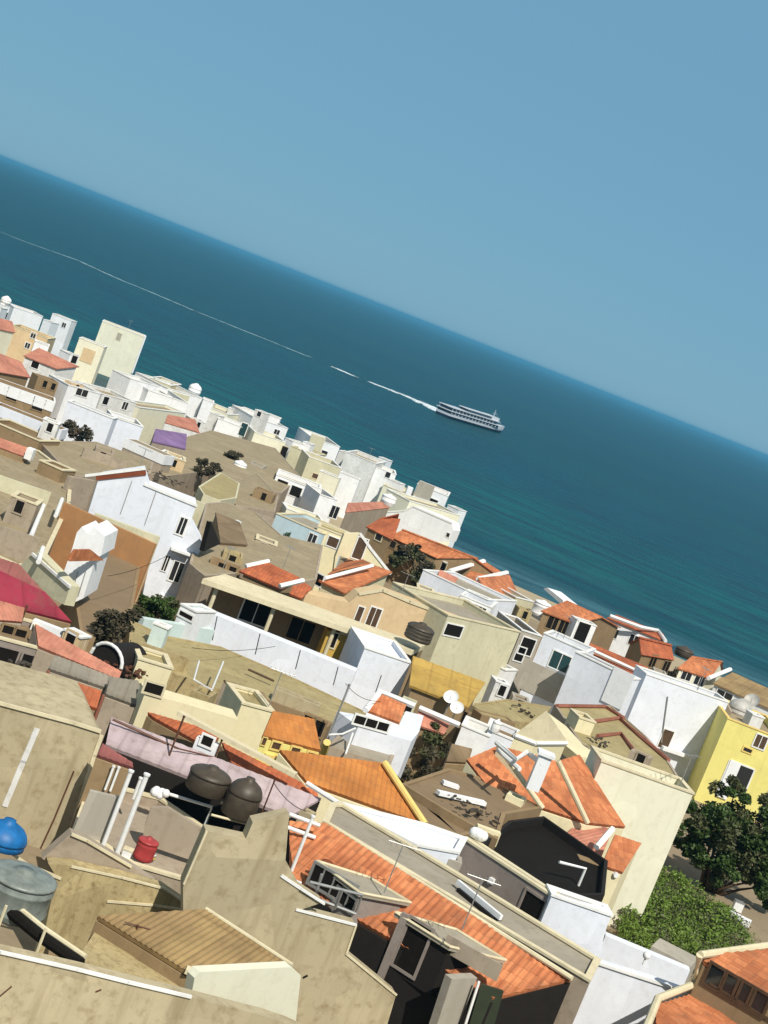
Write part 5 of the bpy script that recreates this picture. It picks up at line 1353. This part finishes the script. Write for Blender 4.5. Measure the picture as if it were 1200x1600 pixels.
mrw = nt.nodes.new('ShaderNodeMapRange'); mrw.inputs[1].default_value = .30; mrw.inputs[2].default_value = .75; nt.links.new(sxw.outputs[2], mrw.inputs[0])
ov = nt.nodes.new('ShaderNodeMix'); ov.data_type = 'RGBA'; ov.inputs[7].default_value = (4.4, 4.8, 5.2, 1)                                             # pale overhead, out of view, added to keep shadows from turning blue
nt.links.new(mrw.outputs[0], ov.inputs[0]); nt.links.new(hz.outputs[2], ov.inputs[6])
nt.links.new(hs.outputs[2], hz.inputs[6]); nt.links.new(ov.outputs[2], bg.inputs[0]); nt.links.new(bg.outputs[0], out.inputs[0])
bg.inputs[1].default_value = .08
sc.view_settings.view_transform = 'Standard'; sc.view_settings.look = 'None'
sc.view_settings.exposure = 0; sc.view_settings.gamma = 1
# ================================================================== small things on roofs and in yards
def lowwall(label, A, B, h, mat, th=.25, cap=None):
    return block('low_wall', label, front(A, B, h, th), mat, None, cap, 0, 'wall')
p = poly([(296, 880), (314, 815), (322, 786), (352, 784), (400, 800), (440, 836), (505, 852), (495, 905), (440, 915), (380, 895), (320, 900)], 4.3)
block('flat_roof_house', 'wide sand coloured flat roof behind the left half of the long canopy', p, taupe, roofc, None, .04)
p = poly([(377, 795), (413, 811), (402, 836), (394, 833), (403, 814), (374, 800)], 4.9)
block('white_wall', 'white Z shaped wall on the sandy slope left of the pale blue house', p, white, None, None, 0, 'wall')
lowwall('short white wall stub beside the green plant of the pale blue house', (411, 828), (437, 838), 4.8, white, .3)
s = roofed('gable_house', 'small olive gabled house with a shaded dark gable on the sandy slope', [[(345, 848), (386, 851), (374, 816, .5), (338, 801, .6)]], 4.8, brown, t_gb, fine=False, over=.05)
s = facade('shaded_gable', 'triangular gable wall coloured dark for shade left of the small olive gabled house', [(330, 816), (344, 850), (318, 862)], (318, 862), (344, 852), 4.9, .3, dkshade, 'wall')  # near-black colour carries the shade on this gable
lowwall('white post wall on the small olive gabled house', (368, 812), (374, 815), 5.4, white, .3)
lowwall('pale low wall running below the small olive flat roof', (300, 779), (352, 800), 4.4, beige, .25)
lowwall('tan low wall between the sandy roof and the pinkish brown roof', (395, 800), (432, 812), 3.9, taupe, .25)
lowwall('tan boundary wall right of the big white gabled house', (312, 838), (345, 870), 4.4, taupe, .25)
lowwall('low white wall fragment nearest the grey green tree', (645, 936), (661, 947), 4.2, white, .3)
lowwall('short white wall fragment above the pinkish beige gable', (671, 926), (690, 936), 4.3, white, .3)
lowwall('long white ledge fragment left of the greenish beige block', (684, 957), (722, 971), 5.6, white, .3)
lowwall('small white fragment below the faded pink beach roof', (664, 945), (676, 950), 4.4, white, .3)
block('grey_hut', 'tiny grey hut between the grey green tree and the pinkish beige gable', front((652, 918), (678, 928), 4.0, 2), grey, roofg, cop_c, .1, 'hut')
p = poly([(735, 1100), (790, 1092), (862, 1104), (842, 1132), (765, 1120)], 3.4)
block('flat_roof_house', 'olive yard roof between the ochre awning and the cream pyramid roof', p, tan, roofo, None, .05)
block('brown_hut', 'low brown hut left of the cream pyramid roof', front((753, 1117), (806, 1130), 3.7, 1), brown, roofo, None, .05, 'hut')
s = roofed('tan_shed', 'tan lean-to roof between the courtyard tree and the villa', [[(697, 1190), (732, 1192), (738, 1170, .4), (706, 1162, .5)]], 4.8, brown, t_gb, fine=False, over=0, cat='shed')
lowwall('brown stained ridge wall across the right of the olive flat roof', (402, 1088), (495, 1122), 3.5, brown, .2)
lowwall('tan ridge wall across the left of the olive flat roof', (205, 1000), (300, 1030), 3.5, tan, .2)
lowwall('low mottled wall above the big white gabled house', (110, 745), (150, 752), 5.4, taupe, .3)
lowwall('pale grey low wall below the dark bush of the bright white wall house', (132, 700), (200, 722), 5.0, taupe, .2)
lowwall('pale low wall crossing the large grey brown roof', (-5, 741), (80, 770), 5.0, beige, .2)
lowwall('grey low wall at the front of the large grey brown roof', (2, 822), (62, 842), 5.0, taupe, .2)
def debris(label, base, h, n_, sp, mat, group=None):
    b = at_h(base[0], base[1], h); s = thing('rubble_heap', label, 'rubble', b, group); m = MB()
    for i in range(n_):
        a = random.uniform(0, 3.14); r = random.uniform(.05, .16)
        q = b + V((random.gauss(0, sp), random.gauss(0, sp), random.uniform(0, .3)))
        ax = V((math.cos(a), math.sin(a), random.uniform(-.4, .4))).normalized(); ay = V((-ax.y, ax.x, 0)).normalized()
        m.box(q, ax, ay, ax.cross(ay), r * random.uniform(1, 3), r, r * random.uniform(.3, 1))
    o = m.build('rubble', mat, s); o['kind'] = 'stuff'; return s
debris('dark scrap heap right of the ridge of the big white gabled house', (262, 752), 5.2, 40, 1.0, m_tbr)
debris('dark scrap heap on the corner of the brown roof terrace', (1020, 1214), 5.2, 26, .5, m_tbr)
debris('dark broken pieces at the left edge of the brown roof terrace', (936, 1164), 5.2, 26, .5, m_tbr)
debris('rubble heap on the worn brown flat roof', (740, 1270), 5.0, 24, .5, m_tbr)
debris('dark scraps on the olive yard roof', (815, 1112), 3.5, 18, .5, m_tbr)
debris('scrap heap in the yard below the small pale cream cube', (200, 1052), 4.0, 26, .4, m_rust)
debris('small dark heap by the dark brown yard house at the left edge', (30, 1048), 4.2, 26, .4, m_tbr)
# ragged rubble edge of the largest white block
s = facade('rubble_wall', 'ragged brown rubble edge between the largest white block and the yellow house', [(1136, 1100), (1142, 1112), (1133, 1125), (1138, 1140), (1122, 1160), (1124, 1178), (1108, 1195), (1106, 1215), (1092, 1238), (1084, 1234), (1100, 1190), (1118, 1140)], (1136, 1099), (1142, 1102), 6.78, .3, taupe, 'wall')
# aerials: mast, boom and elements
def yagi(label, px, h, ht=1.8, yaw=.5):
    b = at_h(px[0], px[1], h); s = thing('aerial', label, 'aerial', b); t = b + V((0, 0, ht))
    MB().tube([b, t], .022, 6).build('mast', m_gal, s)
    dx = V((math.cos(yaw), math.sin(yaw), 0)); dy = V((-dx.y, dx.x, 0)); m = MB()
    m.tube([t - dx * .5, t + dx * .6], .014, 5)
    for i in range(6):
        q = t + dx * (-.45 + .2 * i); l = .38 - .035 * i
        m.tube([q - dy * l, q + dy * l], .009, 5)
    m.build('elements', m_gal, s)
for lab, px, h in (('on the left end of the long canopy', (345, 897), 5.0), ('on the pinkish beige gable', (625, 932), 5.5), ('on the teal window house', (880, 998), 6.6),
                   ('on the largest white block', (1090, 1078), 6.8), ('on the tall cream apartment block', (200, 515), 8.6), ('on the long grey roof beside the white plank', (722, 1452), 5.3),
                   ('on the pale cream cube at the end of the parapet', (418, 1108), 5.3), ('on the tall plain cream wall', (1060, 1232), 7.2), ('at the ridge of the big white gabled house', (215, 738), 7.2),
                   ('on the left dormer', (600, 1395), 4.7), ('on the broad white seafront house', (575, 718), 6.7), ('on the red-orange flat roof behind the canopy', (440, 893), 5.5)):
    yagi('spindly grey television aerial ' + lab, px, h, 1.7, random.uniform(0, 3))
# cables
def cable(label, a, b, sag):
    pts = [a.lerp(b, i / 10) - V((0, 0, sag * (1 - (i / 5 - 1) ** 2))) for i in range(11)]
    s = thing('cable', label, 'cable', a); MB().tube(pts, .014, 5).build('wire', m_dark, s)
cable('thin dark cable sagging from the tall grey pole to the white L shaped house', at_h(540, 1068, 6.3), at_h(600, 1095, 4.9), .3)
cable('thin dark cable from the bent aerial post to the white double rail', at_h(427, 1222, 5.2), at_h(478, 1268, 5.0), .15)
cable('thin dark cable crossing the olive flat roof to the long white wall', at_h(300, 1012, 3.9), at_h(430, 1010, 3.7), .2)
cable('thin dark cable above the brown courtyard to the white gabled house', at_h(168, 900, 4.9), at_h(262, 868, 5.4), .2)
# white chair frame under the maroon awning
b = at_h(150, 1238, 3.0)
s = thing('white_chair', 'white metal chair frame under the maroon awning', 'chair', b)
for dx, dy in ((0, 0), (.42, 0), (0, .4), (.42, .4)): MB().tube([b + V((dx, dy, 0)), b + V((dx, dy, .9 if dy else .45))], .02, 6).build('leg', m_pipe, s)
MB().box(b + V((.21, .2, .45)), V((1, 0, 0)), V((0, 1, 0)), V((0, 0, 1)), .46, .44, .04).build('seat', m_wht, s)
MB().tube([b + V((0, .4, .88)), b + V((.42, .4, .88))], .02, 6).tube([b + V((0, .4, .68)), b + V((.42, .4, .68))], .02, 6).build('backrest', m_pipe, s)

# ================================================================== small roofs, huts and parapets packed between the larger houses
def hut(label, A, B, h, dep, wall, roof, cop=None, opening=None, cat='hut', name='roof_hut', par=.12, ow=.55, oh=.8):
    s = block(name, label, front(A, B, h, dep), wall, roof, cop, par, cat)
    for q in opening or []: s.window(q[0], q[1], ow, oh, wall, m_dark, 0)
    return s
H = [
 ('pinkish roof hut with a dark doorway on the wide sandy flat roof', (262, 712), (290, 722), 4.3, 3, pinkbeige, roofc, cop_c, [(272, 724)]),
 ('grey stair head with a dark doorway in the middle of the sandy flat roof', (392, 722), (412, 730), 4.4, 2.5, grey, roofc, None, [(398, 736)]),
 ('low cream parapet box behind the round dark bush', (405, 704), (432, 714), 4.2, 3, cream2, roofc, cop_c, None),
 ('brown shed with a dark slot left of the ragged bright white house', (398, 762), (428, 774), 4.6, 2, brown, roofb, None, [(412, 776)]),
 ('long brown yard wall house under the red-orange canopy roofs', (330, 872), (378, 890), 4.7, 1.0, brown, roofb, None, [(345, 888), (362, 894)]),
 ('grey hut with a dark square opening on the sand coloured flat roof', (400, 842), (432, 854), 5.0, 2, grey, roofc, cop_c, [(410, 856)]),
 ('tan hut beside the Z shaped white wall', (350, 862), (380, 873), 4.9, 2, tan, roofo, None, [(362, 876)]),
 ('small tan cabin with a black doorway on the mottled brown flat roof', (150, 700), (178, 710), 4.9, 2.5, taupe, roofc, None, [(160, 713)]),
 ('low brown parapet box at the top of the large grey brown roof', (62, 720), (98, 736), 5.3, 2, brown, roofb, cop_c, None),
 ('grey brown cabin with a dark opening on the large grey brown roof', (18, 775), (58, 790), 5.4, 2, taupe, roofc, cop_c, [(30, 792)]),
 ('tan cube standing in the centre of the olive flat roof', (300, 1078), (328, 1090), 3.7, 1.4, tan, roofo, None, None),
 ('long tan step along the front of the olive flat roof', (430, 1076), (500, 1104), 3.5, .8, tan2, roofo, None, None),
 ('brown hut with two dark openings beside the antenna pole', (470, 1118), (512, 1136), 3.8, 1.2, brown, roofb, None, [(480, 1130), (498, 1138)]),
 ('pale green cabin against the mint wall end', (240, 975), (262, 984), 3.9, .8, mint, roofg, cop_w, None),
 ('olive cabin with a dark opening left of the ochre awning', (628, 1092), (650, 1101), 4.0, 1, beige, roofo, None, [(638, 1104)]),
 ('brown cabin between the two satellite dishes and the white pillar', (712, 1108), (732, 1117), 3.9, 1, brown, roofb, None, [(722, 1120)]),
 ('whitewashed cabin with a black doorway beside the greenish beige block', (775, 1065), (796, 1072), 3.6, 1.2, white2, roofg, cop_w, [(784, 1079)]),
 ('grey cabin with a rusty door in the lane below the teal window house', (802, 1088), (828, 1098), 2.8, 1.5, grey, roofb, None, [(812, 1102)]),
 ('small cream roof box on the brown roof terrace', (905, 1122), (930, 1130), 5.6, 1.5, cream, roofo, cop_c, None),
 ('salmon edged roof box on the right of the brown roof terrace', (985, 1172), (1015, 1186), 5.5, 1.0, taupe, roofo, None, [(1000, 1188)]),
 ('white cabin with a dark opening behind the dark brown yard at left', (68, 655), (92, 664), 5.8, 1.5, white2, roofc, cop_w, [(78, 668)]),
 ('brown cabin under the faded orange roofs at the left edge', (60, 588), (92, 598), 5.4, 2, brown, roofb, None, [(70, 600), (83, 604)]),
 ('orange brown cabin wedged between the two thin parapet houses', (112, 598), (136, 604), 5.7, 2, pinkbeige, roofb, None, [(120, 606)]),
 ('pale hut with a small opening behind the purple awning', (300, 655), (322, 662), 4.7, 2, white2, roofc, cop_w, [(310, 664)]),
 ('beige cabin with a dark doorway between the grey green tree and the garden house', (700, 936), (718, 942), 4.3, 1.5, beige, roofg, None, [(708, 946)]),
 ('tan cabin beside the fat white barrel tank', (812, 950), (832, 957), 4.0, 1.5, tan, roofc, None, [(820, 961)]),
 ('small grey cabin at the foot of the squat beach house', (1022, 1046), (1042, 1054), 4.2, 1.5, grey, roofb, None, [(1030, 1058)]),
 ('pink washed cabin above the dusty pink roof strip', (100, 985), (126, 998), 4.6, .8, pinkbeige, roofc, cop_w, [(110, 1000)]),
 ('brown cabin with dark openings under the pale pink sheet roof', (0, 978), (46, 990), 4.2, .8, brown, roofb, None, [(10, 990), (30, 996)]),
 ('grey cabin with a rusty opening beside the orange shed', (60, 1096), (92, 1108), 4.3, .8, grey, roofg, None, [(70, 1110)]),
 ('low tan cabin at the right end of the lavender roof', (462, 1262), (486, 1274), 4.0, .6, tan2, roofc, None, None),
 ('narrow cream cabin on the worn brown flat roof', (792, 1240), (818, 1252), 5.3, .8, cream, roofo, None, None),
]
for q in H: hut(*q)

# small white blocks that close the gaps along the seafront
for lab, A, B, h, dep, wm in [
 ('tiny white block just right of the long plain white seafront house', (68, 499), (80, 504), 5.6, 3, white), ('tiny cream block in front of the pale grey-cream cube', (246, 606), (264, 613), 5.2, 2, cream2),
 ('low white block right of the dome tank house', (318, 624), (334, 630), 5.9, 3, white), ('tiny white step block left of the small white terrace box', (328, 644), (342, 650), 4.9, 2, white2),
 ('small white block behind the pale grey-white seafront house', (376, 637), (396, 645), 6.1, 3, white), ('white roof cabin right of the little turret', (420, 648), (438, 655), 6.9, 2, white),
 ('white parapet block right of the wide cream stepped house', (446, 684), (458, 690), 5.6, 3, white), ('narrow white block left of the small white cube', (474, 690), (486, 695), 6.0, 2, white),
 ('little white block between the white cube and the broad white house', (530, 704), (542, 709), 6.1, 3, white2), ('low white ledge block at the foot of the broad white house', (532, 738), (562, 750), 5.4, 1.5, white),
 ('white roof cabin on top of the broad white seafront house', (592, 714), (606, 720), 6.7, 2, white), ('small white block at the right foot of the stepping wing', (606, 748), (624, 756), 5.3, 2, white),
 ('white end block on the long pale cream terrace ledge', (700, 789), (717, 797), 5.6, 2, white), ('cream step block below the olive-stained terrace wall', (500, 736), (530, 748), 4.9, 2, cream2),
 ('white block left of the pale dome tank at the far left', (-8, 478), (2, 482), 6.2, 3, white), ('white block in the gap right of the narrow white parapet house', (222, 602), (240, 612), 5.4, 3, white)]:
    block('white_block', lab, front(A, B, h, dep), wm, roofc, cop_w, .25)

# things of one kind share a group
GROUPS = {'house': 'houses packed down the hillside', 'water tank': 'water tanks on the roofs', 'aerial': 'television aerials', 'satellite dish': 'satellite dishes', 'pipe': 'pipes on the roofs',
          'wall': 'walls between the houses', 'hut': 'huts on the roofs', 'post': 'posts on the roofs', 'bush': 'bushes between the houses', 'tree': 'trees in the yards', 'shrub': 'shrubs in the yards',
          'cable': 'cables over the roofs', 'rubble': 'rubble heaps', 'railing': 'railings', 'roof': 'sheet roofs', 'awning': 'awnings', 'courtyard': 'courtyards', 'tower': 'small towers', 'yard': 'yards', 'plant': 'plants by the walls', 'plank': 'planks on the roofs'}
for o in list(COL.objects):
    if o.parent is None and 'category' in o and 'group' not in o and o['category'] in GROUPS: o['group'] = GROUPS[o['category']]
